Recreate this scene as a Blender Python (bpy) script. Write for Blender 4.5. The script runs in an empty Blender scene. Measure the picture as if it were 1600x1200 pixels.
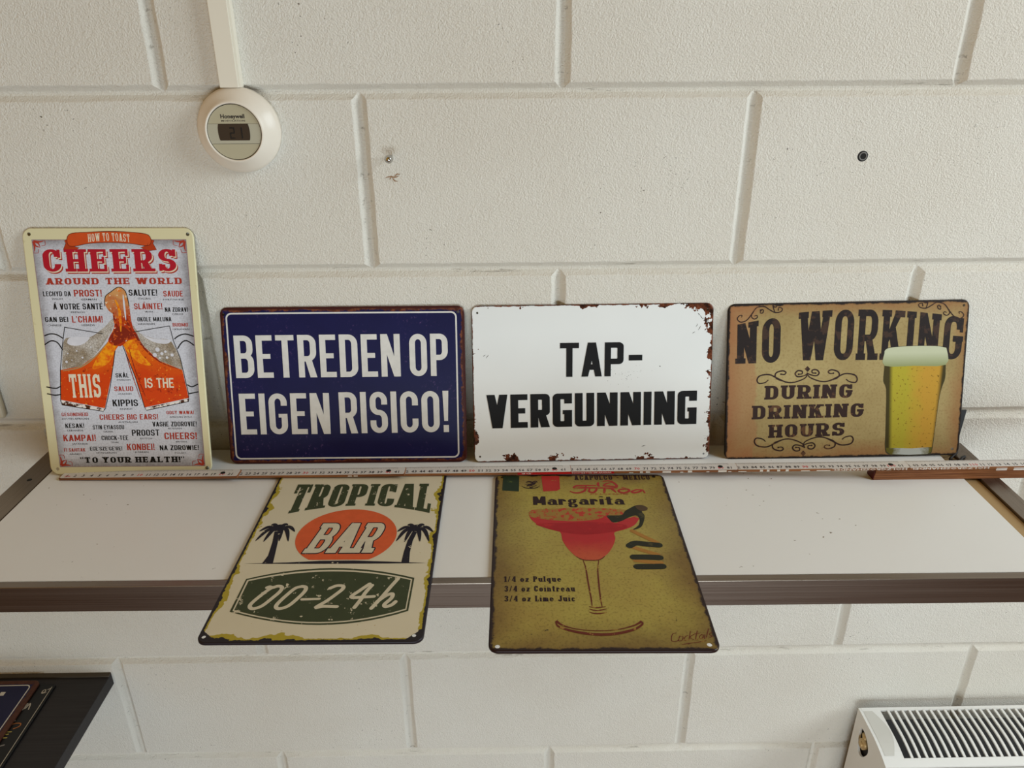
import bpy, bmesh, math, random
from mathutils import Vector, Matrix
from mathutils.geometry import tessellate_polygon

C = bpy.context.scene
COL = C.collection
S = 0.01            # everything below is measured in centimetres
Z0 = 0.935          # height of the measuring origin above the floor (m)

def V(x, y, z):
    return Vector((x * S, y * S, z * S + Z0))

# ------------------------------------------------------------------ camera
cam_d = bpy.data.cameras.new('camera')
cam = bpy.data.objects.new('camera', cam_d)
COL.objects.link(cam)
cam_d.sensor_width = 36.0
cam_d.lens = 36.0 * 1214.17 / 1600.0
cam_d.clip_start = 0.01
p_, y_, r_ = math.radians(24.44), math.radians(0.774), math.radians(-0.343)
fw = Vector((math.sin(y_) * math.cos(p_), math.cos(y_) * math.cos(p_), -math.sin(p_)))
rt0 = Vector((math.cos(y_), -math.sin(y_), 0)); up0 = rt0.cross(fw)
rt = rt0 * math.cos(r_) + up0 * math.sin(r_)
up = up0 * math.cos(r_) - rt0 * math.sin(r_)
m = Matrix((rt, up, -fw)).transposed().to_4x4()
m.translation = V(-1.841, -90.428, 52.324)
cam.matrix_world = m
C.camera = cam

# ------------------------------------------------------------------ light
C.view_settings.view_transform = 'Standard'
C.view_settings.look = 'None'
C.view_settings.gamma = 1.0
C.view_settings.exposure = 0.05
w = bpy.data.worlds.new('room_ambient'); C.world = w; w.use_nodes = True
_n = w.node_tree.nodes; _l = w.node_tree.links
_tc = _n.new('ShaderNodeTexCoord'); _sp = _n.new('ShaderNodeSeparateXYZ'); _mr = _n.new('ShaderNodeMapRange'); _mx = _n.new('ShaderNodeMix')
_l.new(_tc.outputs['Generated'], _sp.inputs[0]); _l.new(_sp.outputs[0], _mr.inputs[0])
_mr.inputs[1].default_value = -0.7; _mr.inputs[2].default_value = 0.7
_mx.data_type = 'RGBA'; _l.new(_mr.outputs[0], _mx.inputs[0])
_mx.inputs[6].default_value = (1.0, 0.56, 0.12, 1)      # lamplit side of the room
_mx.inputs[7].default_value = (0.13, 0.10, 0.05, 1)     # window side
_l.new(_mx.outputs[2], _n['Background'].inputs[0])
_n['Background'].inputs[1].default_value = 0.43

def area(name, loc, target, sx, sy, power, col):
    d = bpy.data.lights.new(name, 'AREA'); d.shape = 'RECTANGLE'; d.size = sx; d.size_y = sy
    d.energy = power; d.color = col
    o = bpy.data.objects.new(name, d); COL.objects.link(o)
    o.location = loc
    o.rotation_euler = (Vector(target) - Vector(loc)).to_track_quat('-Z', 'Y').to_euler()
    return o
area('window_daylight', V(230, -100, 120), V(20, 0, 20), 1.2, 1.4, 55.0, (0.84, 0.94, 1.0))
area('glass_door_daylight', V(10, -240, -45), V(10, 0, -40), 1.8, 0.7, 32.0, (0.76, 0.90, 1.0))

# ------------------------------------------------------------------ materials
def lin(c):
    return c / 12.92 if c <= 0.04045 else ((c + 0.055) / 1.055) ** 2.4
def rgb(r, g, b):
    return (lin(r / 255), lin(g / 255), lin(b / 255), 1)

class N:
    """small node builder"""
    def __init__(self, name, rough=0.5, metal=0.0, spec=0.22):
        self.m = bpy.data.materials.new(name); self.m.use_nodes = True
        self.t = self.m.node_tree; self.b = self.t.nodes['Principled BSDF']
        self.b.inputs['Roughness'].default_value = rough
        self.b.inputs['Metallic'].default_value = metal
        self.b.inputs['Specular IOR Level'].default_value = spec
        self.tc = self.t.nodes.new('ShaderNodeTexCoord')
        self.obj = self.tc.outputs['Object']
    def put(self, sock, v):
        if hasattr(v, 'is_output'): self.t.links.new(v, sock)
        else: sock.default_value = v
    def math(self, op, a, b=0.0, clamp=False):
        n = self.t.nodes.new('ShaderNodeMath'); n.operation = op; n.use_clamp = clamp
        self.put(n.inputs[0], a); self.put(n.inputs[1], b); return n.outputs[0]
    def xyz(self, v=None):
        n = self.t.nodes.new('ShaderNodeSeparateXYZ'); self.put(n.inputs[0], v or self.obj)
        return n.outputs
    def scale(self, sx, sy, sz, v=None):
        n = self.t.nodes.new('ShaderNodeMapping'); self.put(n.inputs[0], v or self.obj)
        n.inputs['Scale'].default_value = (sx, sy, sz); return n.outputs[0]
    def noise(self, scale, detail=3, rough=0.55, v=None):
        n = self.t.nodes.new('ShaderNodeTexNoise'); self.put(n.inputs['Vector'], v or self.obj)
        n.inputs['Scale'].default_value = scale; n.inputs['Detail'].default_value = detail
        n.inputs['Roughness'].default_value = rough; return n.outputs[0]
    def voronoi(self, scale, feature='F1'):
        n = self.t.nodes.new('ShaderNodeTexVoronoi'); n.feature = feature
        self.put(n.inputs['Vector'], self.obj); n.inputs['Scale'].default_value = scale
        return n.outputs['Distance']
    def step(self, v, a, b):
        """0 below a, 1 above b (a may exceed b)"""
        n = self.t.nodes.new('ShaderNodeMapRange'); self.put(n.inputs[0], v)
        n.inputs[1].default_value = a; n.inputs[2].default_value = b; n.clamp = True
        return n.outputs[0]
    def mix(self, f, a, b):
        n = self.t.nodes.new('ShaderNodeMix'); n.data_type = 'RGBA'
        self.put(n.inputs[0], f); self.put(n.inputs[6], a); self.put(n.inputs[7], b)
        return n.outputs[2]
    def color(self, v):
        self.put(self.b.inputs['Base Color'], v); return self
    def rough(self, v):
        self.put(self.b.inputs['Roughness'], v); return self
    def bump(self, h, strength, dist):
        n = self.t.nodes.new('ShaderNodeBump'); self.put(n.inputs['Height'], h)
        n.inputs['Strength'].default_value = strength; n.inputs['Distance'].default_value = dist
        self.t.links.new(n.outputs[0], self.b.inputs['Normal']); return self

def plain(name, c, rough=0.5, metal=0.0, spec=0.3):
    return N(name, rough, metal, spec).color(c).m
def ink(name, c, worn=None, amount=0.35, scale=260, rough=0.5):
    """printing ink, slightly uneven; where it has flaked the colour below shows"""
    n = N(name, rough)
    d = tuple(x * 0.72 for x in c[:3]) + (1,)
    col = n.mix(n.noise(90, 4), c, d)
    if worn is not None:
        col = n.mix(n.step(n.noise(scale, 4, .65), 1 - amount - .02, 1 - amount + .02), col, worn)
    return n.color(col).m

def wall_paint():
    n = N('white_wall_paint', 0.6, spec=.3)
    col = n.mix(n.step(n.noise(3.2, 3), .35, .7), rgb(223, 217, 204), rgb(230, 226, 215))
    speck = n.math('MULTIPLY', n.step(n.noise(330, 2), .70, .74), n.step(n.noise(7, 2), .55, .64))
    col = n.mix(speck, col, rgb(120, 112, 98))
    P = n.xyz(); groove = n.step(P[1], -.0058, -.0030)
    grime = n.math('MULTIPLY', groove, n.step(n.noise(1.0, 4, .7, n.scale(16, 120, 120)), .60, .68))
    col = n.mix(n.math('MULTIPLY', grime, .55), col, rgb(112, 100, 82))
    n.color(col)
    h = n.math('ADD', n.noise(620, 3, .6), n.math('MULTIPLY', n.noise(230, 2, .5), .35))
    n.bump(h, 1.0, 0.0019); return n.m
M = {}
M['wall'] = wall_paint()
n = N('floor_lino', .45); M['floor'] = n.color(n.mix(n.noise(6, 4), rgb(98, 66, 46), rgb(122, 86, 62))).m
def steel(name, ax, base, dark):
    n = N(name, .3, 1.0)
    s = n.noise(1.0, 4, .6, n.scale(*((3, 900, 900) if ax == 'x' else (900, 3, 900))))
    n.color(n.mix(s, dark, base)); n.rough(n.math('ADD', n.math('MULTIPLY', s, .22), .20)); return n.m
M['steel_x'] = steel('brushed_steel_lengthwise', 'x', rgb(150, 138, 126), rgb(112, 100, 90))
M['steel_y'] = steel('brushed_steel_crosswise', 'y', rgb(150, 138, 126), rgb(112, 100, 90))
n = N('white_melamine', .3)
col = n.mix(n.noise(4, 3), rgb(220, 220, 217), rgb(227, 227, 225))
col = n.mix(n.math('MULTIPLY', n.step(n.noise(160, 2), .72, .75), n.step(n.noise(9, 1), .55, .6)), col, rgb(120, 108, 90))
M['melamine'] = n.color(col).m
n = N('bare_plywood', .6); M['plywood'] = n.color(n.mix(n.noise(1, 3, .5, n.scale(200, 6, 200)), rgb(176, 148, 105), rgb(150, 122, 82))).m
M['dark'] = plain('dark_gap', rgb(22, 18, 16), .7)
M['black_metal'] = plain('black_wire', rgb(18, 17, 18), .4)
M['pvc'] = plain('cream_white_plastic', rgb(226, 219, 202), .4)
M['white_enamel'] = plain('white_radiator_enamel', rgb(230, 229, 224), .35)

def finish(o, parent=None):
    COL.objects.link(o)
    if parent is not None: o.parent = parent
    return o
def tag(o, label=None, cat=None, group=None, kind=None):
    if label: o['label'] = label
    if cat: o['category'] = cat
    if group: o['group'] = group
    if kind: o['kind'] = kind
    return o
def root(name, label, cat, mat=None, group=None):
    o = bpy.data.objects.new(name, None); o.empty_display_size = .02; COL.objects.link(o)
    if mat is not None: o.matrix_world = mat
    return tag(o, label, cat, group)
def pose(x, y, z, yaw=0.0):
    mt = Matrix.Rotation(yaw, 4, 'Z'); mt.translation = V(x, y, z); return mt

class MB:
    """collects geometry; units are u metres each"""
    def __init__(self, u=S): self.v = []; self.f = []; self.mi = []; self.sm = []; self.u = u; self.k = 0
    def add(self, vs, fs, mi=0, smooth=False):
        k = len(self.v); self.v += [tuple(p) for p in vs]
        for f in fs: self.f.append([i + k for i in f]); self.mi.append(mi); self.sm.append(smooth)
    def box(self, x0, x1, y0, y1, z0, z1, bev=0.0, mi=0, seg=2, mat=None):
        b = bmesh.new(); bmesh.ops.create_cube(b, size=1.0)
        for v in b.verts:
            v.co = Vector(((x0 + x1) / 2 + v.co.x * (x1 - x0), (y0 + y1) / 2 + v.co.y * (y1 - y0), (z0 + z1) / 2 + v.co.z * (z1 - z0)))
        if bev: bmesh.ops.bevel(b, geom=b.edges[:], offset=bev, segments=seg, affect='EDGES', profile=.6)
        b.verts.index_update()
        vs = [v.co.copy() for v in b.verts]
        if mat is not None: vs = [mat @ v for v in vs]
        self.add(vs, [[v.index for v in f.verts] for f in b.faces], mi); b.free()
    def poly(self, loops, z=0.0, mi=0, thick=0.0, maxlen=0.0, warp=None):
        """flat polygon with holes in the xy plane facing +z"""
        if maxlen or warp:
            ml = maxlen or 4.0; nl = []
            for L in loops:
                o = []
                for i, p in enumerate(L):
                    q = L[(i + 1) % len(L)]; k = max(1, int(math.hypot(q[0] - p[0], q[1] - p[1]) / ml + .99))
                    o += [(p[0] + (q[0] - p[0]) * j / k, p[1] + (q[1] - p[1]) * j / k) for j in range(k)]
                nl.append([warp(*p) if warp else p for p in o])
            loops = nl
        flat = [p for L in loops for p in L]
        tris = tessellate_polygon([[Vector((p[0], p[1], 0)) for p in L] for L in loops])
        fs = []
        for t in tris:
            a, b, c = (flat[i] for i in t)
            ar = (b[0] - a[0]) * (c[1] - a[1]) - (b[1] - a[1]) * (c[0] - a[0])
            if abs(ar) < 1e-9: continue
            fs.append(list(t) if ar > 0 else [t[0], t[2], t[1]])
        self.add([(p[0], p[1], z) for p in flat], fs, mi)
        if thick:
            for L in loops:
                k = len(L)
                self.add([(p[0], p[1], z) for p in L] + [(p[0], p[1], z - thick) for p in L],
                         [[i, i + k, (i + 1) % k + k, (i + 1) % k] for i in range(k)], mi)
    def stroke(self, pts, wd, z=0.0, mi=0, closed=False, sm=0):
        """a brush stroke lying in the xy plane; wd a width or (start, middle, end)"""
        if sm: pts = curve(pts, sm, closed)
        self.k = (self.k + 1) % 12; z = z + self.k * .004
        n_ = len(pts); L, R = [], []
        for i, p in enumerate(pts):
            a = pts[i - 1] if (i or closed) else p; b = pts[(i + 1) % n_] if (i < n_ - 1 or closed) else p
            dx, dy = b[0] - a[0], b[1] - a[1]; d = math.hypot(dx, dy) or 1
            t = i / max(1, n_ - 1)
            h = (wd if not isinstance(wd, tuple) else (wd[0] * (1 - t) * (1 - 2 * t) + 4 * t * (1 - t) * wd[1] + t * (2 * t - 1) * wd[2])) / 2
            zz = z + i * .0015; L.append((p[0] - dy / d * h, p[1] + dx / d * h, zz)); R.append((p[0] + dy / d * h, p[1] - dx / d * h, zz))
        k = n_ if closed else n_ - 1
        self.add(L + R, [[i + n_, (i + 1) % n_ + n_, (i + 1) % n_, i] for i in range(k)], mi)
        if not closed and not isinstance(wd, tuple):
            for e in (0, -1):
                q = pts[e]; self.poly([[(q[0] + math.cos(a) * wd / 2, q[1] + math.sin(a) * wd / 2) for a in [j * math.pi / 5 for j in range(10)]]], z - .002 if e == 0 else z + n_ * .0015, mi)
    def tube(self, pts, r, mi=0, n=8, cap=True, smooth=True):
        pts = [Vector(p) for p in pts]; rings = []; ref = None
        for i, p in enumerate(pts):
            d = (pts[min(i + 1, len(pts) - 1)] - pts[max(i - 1, 0)]).normalized()
            if ref is None: ref = d.orthogonal().normalized()
            ref = (ref - d * ref.dot(d)).normalized(); q = d.cross(ref)
            rr = r[i] if isinstance(r, (list, tuple)) else r
            rings.append([p + (ref * math.cos(a) + q * math.sin(a)) * rr for a in [2 * math.pi * j / n for j in range(n)]])
        vs = [v for R in rings for v in R]; fs = []
        for i in range(len(pts) - 1):
            for j in range(n): fs.append([i * n + j, i * n + (j + 1) % n, (i + 1) * n + (j + 1) % n, (i + 1) * n + j])
        if cap: fs += [list(range(n))[::-1], list(range((len(pts) - 1) * n, len(pts) * n))]
        self.add(vs, fs, mi, smooth)
    def lathe(self, prof, mi=0, n=64, smooth=True, center=(0, 0, 0)):
        """profile of (radius, height) turned about z"""
        vs = []; fs = []
        for r, h in prof:
            for j in range(n):
                a = 2 * math.pi * j / n; vs.append((center[0] + r * math.cos(a), center[1] + r * math.sin(a), center[2] + h))
        for i in range(len(prof) - 1):
            for j in range(n): fs.append([i * n + j, i * n + (j + 1) % n, (i + 1) * n + (j + 1) % n, (i + 1) * n + j])
        self.add(vs, fs, mi, smooth)
    def text(self, s, x0, y0, x1=None, h=None, z=0.0, mi=0, bold=0.0, anchor='l', res=3, flip=False):
        """plain sans lettering from the built-in face; fits x0..x1 and cap height h"""
        d = bpy.data.curves.new('lettering_tmp', 'FONT'); d.body = s; d.size = 1.0; d.offset = bold; d.resolution_u = res
        o = bpy.data.objects.new('lettering_tmp', d); COL.objects.link(o)
        dg = bpy.context.evaluated_depsgraph_get(); me = o.evaluated_get(dg).to_mesh()
        vs = [v.co.copy() for v in me.vertices]; fs = [list(p.vertices) for p in me.polygons]
        o.evaluated_get(dg).to_mesh_clear(); bpy.data.objects.remove(o); bpy.data.curves.remove(d)
        xs = [v.x for v in vs]; a, b = min(xs), max(xs)
        sy = h / 0.727; sx = sy if x1 is None else (x1 - x0) / (b - a)
        off = x0 if anchor == 'l' else x0 - (b - a) * sx / 2
        k = -1 if flip else 1
        vs = [(off + (v.x - a) * sx, y0 + v.y * sy, z) for v in vs]
        if flip:
            cx, cy = (vs and (min(v[0] for v in vs) + max(v[0] for v in vs)) / 2), y0 + h / 2
            vs = [(2 * cx - v[0], 2 * cy - v[1], z) for v in vs]
        out = []
        for f in fs:
            p = [vs[i] for i in f]; ar = sum(p[i][0] * p[(i + 1) % len(p)][1] - p[(i + 1) % len(p)][0] * p[i][1] for i in range(len(p)))
            out.append(f if ar > 0 else f[::-1])
        self.add(vs, out, mi)
    def build(self, name, mats, parent=None, offset=None):
        me = bpy.data.meshes.new(name); u = self.u
        o = offset or (0, 0, 0)
        me.from_pydata([((v[0] + o[0]) * u, (v[1] + o[1]) * u, (v[2] + o[2]) * u) for v in self.v], [], self.f)
        for mt in (mats if isinstance(mats, (list, tuple)) else [mats]): me.materials.append(mt)
        me.polygons.foreach_set('material_index', self.mi); me.polygons.foreach_set('use_smooth', self.sm)
        me.update(); return finish(bpy.data.objects.new(name, me), parent)

def curve(pts, n=6, closed=False):
    """Catmull-Rom through the points"""
    o = []; k = len(pts)
    for i in range(k if closed else k - 1):
        p0 = pts[(i - 1) % k] if (i or closed) else pts[0]; p1 = pts[i]; p2 = pts[(i + 1) % k]; p3 = pts[(i + 2) % k] if (i + 2 < k or closed) else pts[-1]
        for j in range(n):
            t = j / n
            o.append(tuple(.5 * (2 * b + (c - a) * t + (2 * a - 5 * b + 4 * c - d) * t * t + (3 * b - a - 3 * c + d) * t ** 3) for a, b, c, d in zip(p0, p1, p2, p3)))
    if not closed: o.append(tuple(pts[-1]))
    return o

# ------------------------------------------------------------------ sign-writer's alphabet
TR, TL, BL, BR = 0, 1, 2, 3
def corner(x0, y0, x1, y1, rx, ry, k, cw, n=7):
    cx = x1 - rx if k in (TR, BR) else x0 + rx; cy = y1 - ry if k in (TR, TL) else y0 + ry
    a = [math.pi / 2 * (k + j / n) for j in range(n + 1)]
    if cw: a = a[::-1]
    return [(cx + rx * math.cos(t), cy + ry * math.sin(t)) for t in a]
def band(x0, y0, x1, y1, sv, sh, r, start, ks, end, cw=False):
    def side(inner):
        X0, Y0, X1, Y1 = (x0 + sv, y0 + sh, x1 - sv, y1 - sh) if inner else (x0, y0, x1, y1)
        rx = min(r, (x1 - x0) / 2); ry = min(r, (y1 - y0) / 2)
        if inner: rx = min(max(rx - sv, .02), (X1 - X0) / 2); ry = min(max(ry - sh, .02), (Y1 - Y0) / 2)
        def mp(p):
            x, y = p
            if inner:
                x = X0 if abs(x - x0) < 1e-6 else X1 if abs(x - x1) < 1e-6 else x
                y = Y0 if abs(y - y0) < 1e-6 else Y1 if abs(y - y1) < 1e-6 else y
            return (x, y)
        P = [mp(start)]
        for k in ks: P += corner(X0, Y0, X1, Y1, rx, ry, k, cw)
        return P + [mp(end)]
    return [side(False) + side(True)[::-1]]
def ring(x0, y0, x1, y1, sv, sh, r):
    rx = min(r, (x1 - x0) / 2); o = []; i = []
    for k in range(4):
        o += corner(x0, y0, x1, y1, rx, min(r, (y1 - y0) / 2), k, False)
        ix = min(max(rx - sv, .02), (x1 - x0) / 2 - sv); iy = min(max(min(r, (y1 - y0) / 2) - sh, .02), (y1 - y0) / 2 - sh)
        i += corner(x0 + sv, y0 + sh, x1 - sv, y1 - sh, ix, iy, k, False)
    return [o, i]
def rect(x0, y0, x1, y1): return [[(x0, y0), (x1, y0), (x1, y1), (x0, y1)]]
def quad(*p): return [list(p)]

def glyph(ch, st):
    """polygons (outer loop + holes) of one capital, cap height 1; returns (polys, width)"""
    W = st.get('w', .5); s = st.get('s', .17); t = st.get('t', .15); r = st.get('r', .25); e = st.get('e', 0.0); et = st.get('et', .1)
    P = []; E = []
    def foot(a, b, lo=True, hi=False):
        if e:
            if lo: E.append(rect(a - e, 0, b + e, et))
            if hi: E.append(rect(a - e, 1 - et, b + e, 1))
    acc = {'Á': 'A', 'É': 'E', 'Å': 'A'}.get(ch)
    base = acc or ch; d = s * 1.06
    if base == 'I': W = s; P.append(rect(0, 0, s, 1)); foot(0, s, 1, 1)
    elif base == 'L': W *= .86; P += [rect(0, 0, s, 1), rect(0, 0, W, t)]; foot(0, s, 1, 1); E += [rect(W - s * .45, 0, W, .3)] if e else []
    elif base in 'EF':
        W *= .88; P += [rect(0, 0, s, 1), rect(0, 1 - t, W, 1), rect(0, .5 - t * .42, W * .86, .5 + t * .5)]
        if base == 'E': P.append(rect(0, 0, W, t))
        foot(0, s, 1, 1)
        if e: E += [rect(W - s * .45, .7, W, 1), rect(W * .86 - s * .4, .36, W * .86, .66)] + ([rect(W - s * .45, 0, W, .3)] if base == 'E' else [])
    elif base == 'H': P += [rect(0, 0, s, 1), rect(W - s, 0, W, 1), rect(0, .5 - t / 2, W, .5 + t / 2)]; foot(0, s, 1, 1); foot(W - s, W, 1, 1)
    elif base == 'T':
        P += [rect(W / 2 - s / 2, 0, W / 2 + s / 2, 1), rect(0, 1 - t, W, 1)]; foot(W / 2 - s / 2, W / 2 + s / 2)
        if e: E += [rect(0, .68, s * .42, 1), rect(W - s * .42, .68, W, 1)]
    elif base == 'N': W *= 1.06; P += [rect(0, 0, s, 1), rect(W - s, 0, W, 1), quad((0, 1), (d * 1.05, 1), (W, 0), (W - d * 1.05, 0))]; foot(0, s, 1, 0); foot(W - s, W, 0, 1)
    elif base == 'M':
        W *= 1.35; k = st.get('mv', .12); P += [rect(0, 0, s, 1), rect(W - s, 0, W, 1), quad((0, 1), (d, 1), (W / 2 + d * .3, k), (W / 2 - d * .45, k)), quad((W, 1), (W - d, 1), (W / 2 - d * .3, k), (W / 2 + d * .45, k))]; foot(0, s, 1, 0); foot(W - s, W, 1, 0)
    elif base == 'A':
        W *= 1.08; q = d * .62
        P += [quad((0, 0), (d, 0), (W / 2 + q, 1), (W / 2 - q, 1)), quad((W - d, 0), (W, 0), (W / 2 + q, 1), (W / 2 - q, 1)), rect(d * .75, .2, W - d * .75, .2 + t)]; foot(0, d); foot(W - d, W)
    elif base == 'V': W *= 1.08; q = d * .62; P += [quad((0, 1), (d, 1), (W / 2 + q, 0), (W / 2 - q, 0)), quad((W - d, 1), (W, 1), (W / 2 + q, 0), (W / 2 - q, 0))]; foot(0, d, 0, 1); foot(W - d, W, 0, 1)
    elif base == 'W':
        W *= 1.6; q = d * .56; a = W * .29
        P += [quad((0, 1), (d, 1), (a + q, 0), (a - q, 0)), quad((W / 2 - q, 1), (W / 2 + q, 1), (a + q, 0), (a - q, 0)), quad((W / 2 - q, 1), (W / 2 + q, 1), (W - a + q, 0), (W - a - q, 0)), quad((W - d, 1), (W, 1), (W - a + q, 0), (W - a - q, 0))]
        foot(0, d, 0, 1); foot(W - d, W, 0, 1)
    elif base == 'X': d *= 1.1; P += [quad((0, 0), (d, 0), (W, 1), (W - d, 1)), quad((0, 1), (d, 1), (W, 0), (W - d, 0))]; foot(0, d, 1, 1); foot(W - d, W, 1, 1)
    elif base == 'Y': W *= 1.04; P += [rect(W / 2 - s / 2, 0, W / 2 + s / 2, .45), quad((0, 1), (d, 1), (W / 2 + s / 2, .42), (W / 2 - s / 2, .42)), quad((W - d, 1), (W, 1), (W / 2 + s / 2, .42), (W / 2 - s / 2, .42))]; foot(W / 2 - s / 2, W / 2 + s / 2); foot(0, d, 0, 1); foot(W - d, W, 0, 1)
    elif base == 'Z': W *= .95; P += [rect(0, 0, W, t), rect(0, 1 - t, W, 1), quad((0, t * .8), (d * 1.2, t * .8), (W, 1 - t * .8), (W - d * 1.2, 1 - t * .8))]
    elif base == 'K': W *= 1.04; P += [rect(0, 0, s, 1), quad((s * .8, .3), (s * .8, .52), (W - d * 1.1, 1), (W, 1)), quad((W - d * 1.15, 0), (W, 0), (s + d * .9, .68), (s + d * .1, .46))]; foot(0, s, 1, 1); foot(W - d * 1.15, W, 1, 0); foot(W - d, W, 0, 1)
    elif base == 'O': P.append(ring(0, 0, W, 1, s, t, r))
    elif base == 'D': P += [rect(0, 0, s, 1), band(0, 0, W, 1, s, t, r, (0, 1), [TR, BR], (0, 0), True)]; foot(0, s, 1, 1)
    elif base == 'U': P.append(band(0, 0, W, 1 + t, s, t, r, (0, 1), [BL, BR], (W, 1))); foot(0, s, 0, 1); foot(W - s, W, 0, 1)
    elif base == 'J': P.append(band(0, 0, W, 1 + t, s, t, r, (0, .3), [BL, BR], (W, 1))); foot(W - s, W, 0, 1)
    elif base in 'CG':
        hi, lo = (.66, .34)
        if base == 'C':
            P.append(band(0, 0, W, 1, s, t, r, (W, hi), [TR, TL, BL, BR], (W, lo)))
            if e: E.append(rect(W - s * .5, .62, W, .98))
        else:
            P.append(band(0, 0, W, 1, s, t, r, (W, .7), [TR, TL, BL, BR], (W, .5))); P.append(rect(W * .52, .5 - t * .7, W, .5))
            if st.get('sq'): P += [rect(W - s, 0, W, .5), rect(W * .5, 1 - t, W, 1)]
            if e: E += [rect(W - s * .5, .64, W, .98), rect(W * .5, .42, W + e * .5, .42 + et)]
    elif base in 'PRB':
        mid = .44 if base != 'B' else .52
        P += [rect(0, 0, s, 1), band(0, mid - t * .5, W, 1, s, t, r * .95, (0, 1), [TR, BR], (0, mid - t * .5), True)]
        foot(0, s, 1, 1)
        if base == 'R': P.append(quad((W - d * 1.08, 0), (W, 0), (W * .52 + d * .52, mid + .04), (W * .52 - d * .5, mid + .04))); foot(W - d * 1.05, W, 1, 0)
        if base == 'B': P.append(band(0, 0, W * 1.03, mid + t * .5, s, t, r * .95, (0, mid + t * .5), [TR, BR], (0, 0), True))
    elif base == 'Q': P += [ring(0, 0, W, 1, s, t, r), quad((W * .5, .25), (W * .7, .3), (W * 1.05, -.05), (W * .85, -.08))]
    elif base == 'S':
        m_ = .5; W *= .98
        P += [band(0, m_ - t / 2, W, 1, s, t, r, (W, .69), [TR, TL, BL], (W * .5, m_ - t / 2)), band(0, 0, W, m_ + t / 2, s, t, r, (W * .5, m_ + t / 2), [TR, BR, BL], (0, .31), True)]
        if e: E += [rect(W - s * .5, .66, W, .98), rect(0, .02, s * .5, .34)]
    elif base == '!': W = s; P += [quad((0, 1), (s, 1), (s * .82, .27), (s * .18, .27)), rect(s * .05, 0, s * .95, .17)]
    elif base == '-': W *= .6; P.append(rect(0, .38, W, .38 + t))
    elif base == "'": W = s * .8; P.append(quad((0, 1), (W, 1), (W * .7, .7), (W * .3, .7)))
    elif base == '"': W = s * 1.7; P += [quad((0, 1), (s * .7, 1), (s * .5, .68), (s * .2, .68)), quad((s, 1), (s * 1.7, 1), (s * 1.5, .68), (s * 1.2, .68))]
    elif base in 'acegilmnoqrtuz134/':
        xh = .68
        if base == 'i': W = s; P += [rect(0, 0, s, xh), ring(-.01, .78, s + .01, 1.0, s * .5, .11, .14)]; foot(0, s); E += [rect(-e, xh - et, s * .5, xh)] if e else []
        elif base == 'l': W = s; P.append(rect(0, 0, s, 1)); foot(0, s); E += [rect(-e, 1 - et, s * .5, 1)] if e else []
        elif base == 't': W *= .78; a = W * .2; P += [rect(a, 0, a + s, .92), rect(0, xh - t, W, xh), rect(a, 0, W, t)]
        elif base == 'r': W *= .84; P += [rect(0, 0, s, xh), band(0, -.3, W, xh, s * .8, t * 1.3, r, (0, xh), [TR], (W, .42), True)]; foot(0, s)
        elif base == 'n': P += [rect(0, 0, s, xh), band(0, -.3, W, xh, s, t, r, (0, xh), [TR], (W, 0), True)]; foot(0, s); foot(W - s, W)
        elif base == 'm':
            q = W * .9; P += [rect(0, 0, s, xh), band(0, -.3, q, xh, s, t, r, (0, xh), [TR], (q, 0), True), band(q - s, -.3, 2 * q - s, xh, s, t, r, (q - s, xh), [TR], (2 * q - s, 0), True)]; W = 2 * q - s
            foot(0, s); foot(q - s, q); foot(W - s, W)
        elif base == 'u': P += [band(0, 0, W, xh + .5, s, t, r, (0, xh), [BL, BR], (W, xh)), rect(W - s, 0, W, xh)]; E += [rect(-e, xh - et, s, xh), rect(W - s - e, xh - et, W, xh), rect(W - s, 0, W + e, et)] if e else []
        elif base == 'o': P.append(ring(0, 0, W, xh, s, t, r))
        elif base == 'c': W *= .94; P.append(band(0, 0, W, xh, s, t, r, (W, .46), [TR, TL, BL, BR], (W, .18)))
        elif base == 'e': P += [band(0, 0, W, xh, s, t, r, (W, .3), [TR, TL, BL, BR], (W, .17)), rect(s * .5, .3, W, .3 + t)]
        elif base == 'a': P += [band(.05, -.4, W, xh, s, t, r, (.05, .48), [TL, TR], (W, 0), True), ring(0, 0, W, .42, s * .8, t, .2), rect(W - s, 0, W + .05, t)]
        elif base == 'q': P += [ring(0, 0, W, xh, s, t, r), rect(W - s, -.3, W, xh)]; E += [rect(W - s - e, -.3, W + e, -.3 + et)] if e else []
        elif base == 'g': P += [ring(0, .16, W * .9, xh, s * .8, t, r), ring(0, -.3, W, .12, s * .8, t, .2), rect(W * .7, xh - t, W, xh), rect(0, .06, W * .4, .2)]
        elif base == 'z': W *= .9; P += [rect(0, 0, W, t), rect(0, xh - t, W, xh), quad((0, t * .8), (s * 1.3, t * .8), (W, xh - t * .8), (W - s * 1.3, xh - t * .8))]
        elif base == '1': W = s; P += [rect(0, 0, s, 1), quad((-.12, .74), (0, .78), (0, 1), (-.12, .84))]; foot(0, s)
        elif base == '3': P += [band(0, .44, W, 1, s, t, r, (0, .74), [TL, TR, BR], (W * .3, .44), True), band(0, 0, W, .56, s, t, r, (W * .3, .56), [TR, BR, BL], (0, .24), True)]
        elif base == '4': P += [rect(W * .52, 0, W * .52 + s, 1), rect(0, .22, W, .22 + t * 1.3), quad((0, .22), (s * .5, .22), (W * .52 + s, 1), (W * .52, 1))]; foot(W * .52, W * .52 + s)
        elif base == '/': W *= .7; P.append(quad((0, 0), (s * .5, 0), (W, 1), (W - s * .5, 1)))
    elif base == ' ': W = st.get('sp', .28)
    else: raise ValueError(ch)
    if ch in ('Á', 'É'): P.append(quad((W * .42, 1.05), (W * .62, 1.05), (W * .85, 1.25), (W * .6, 1.25)))
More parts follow.
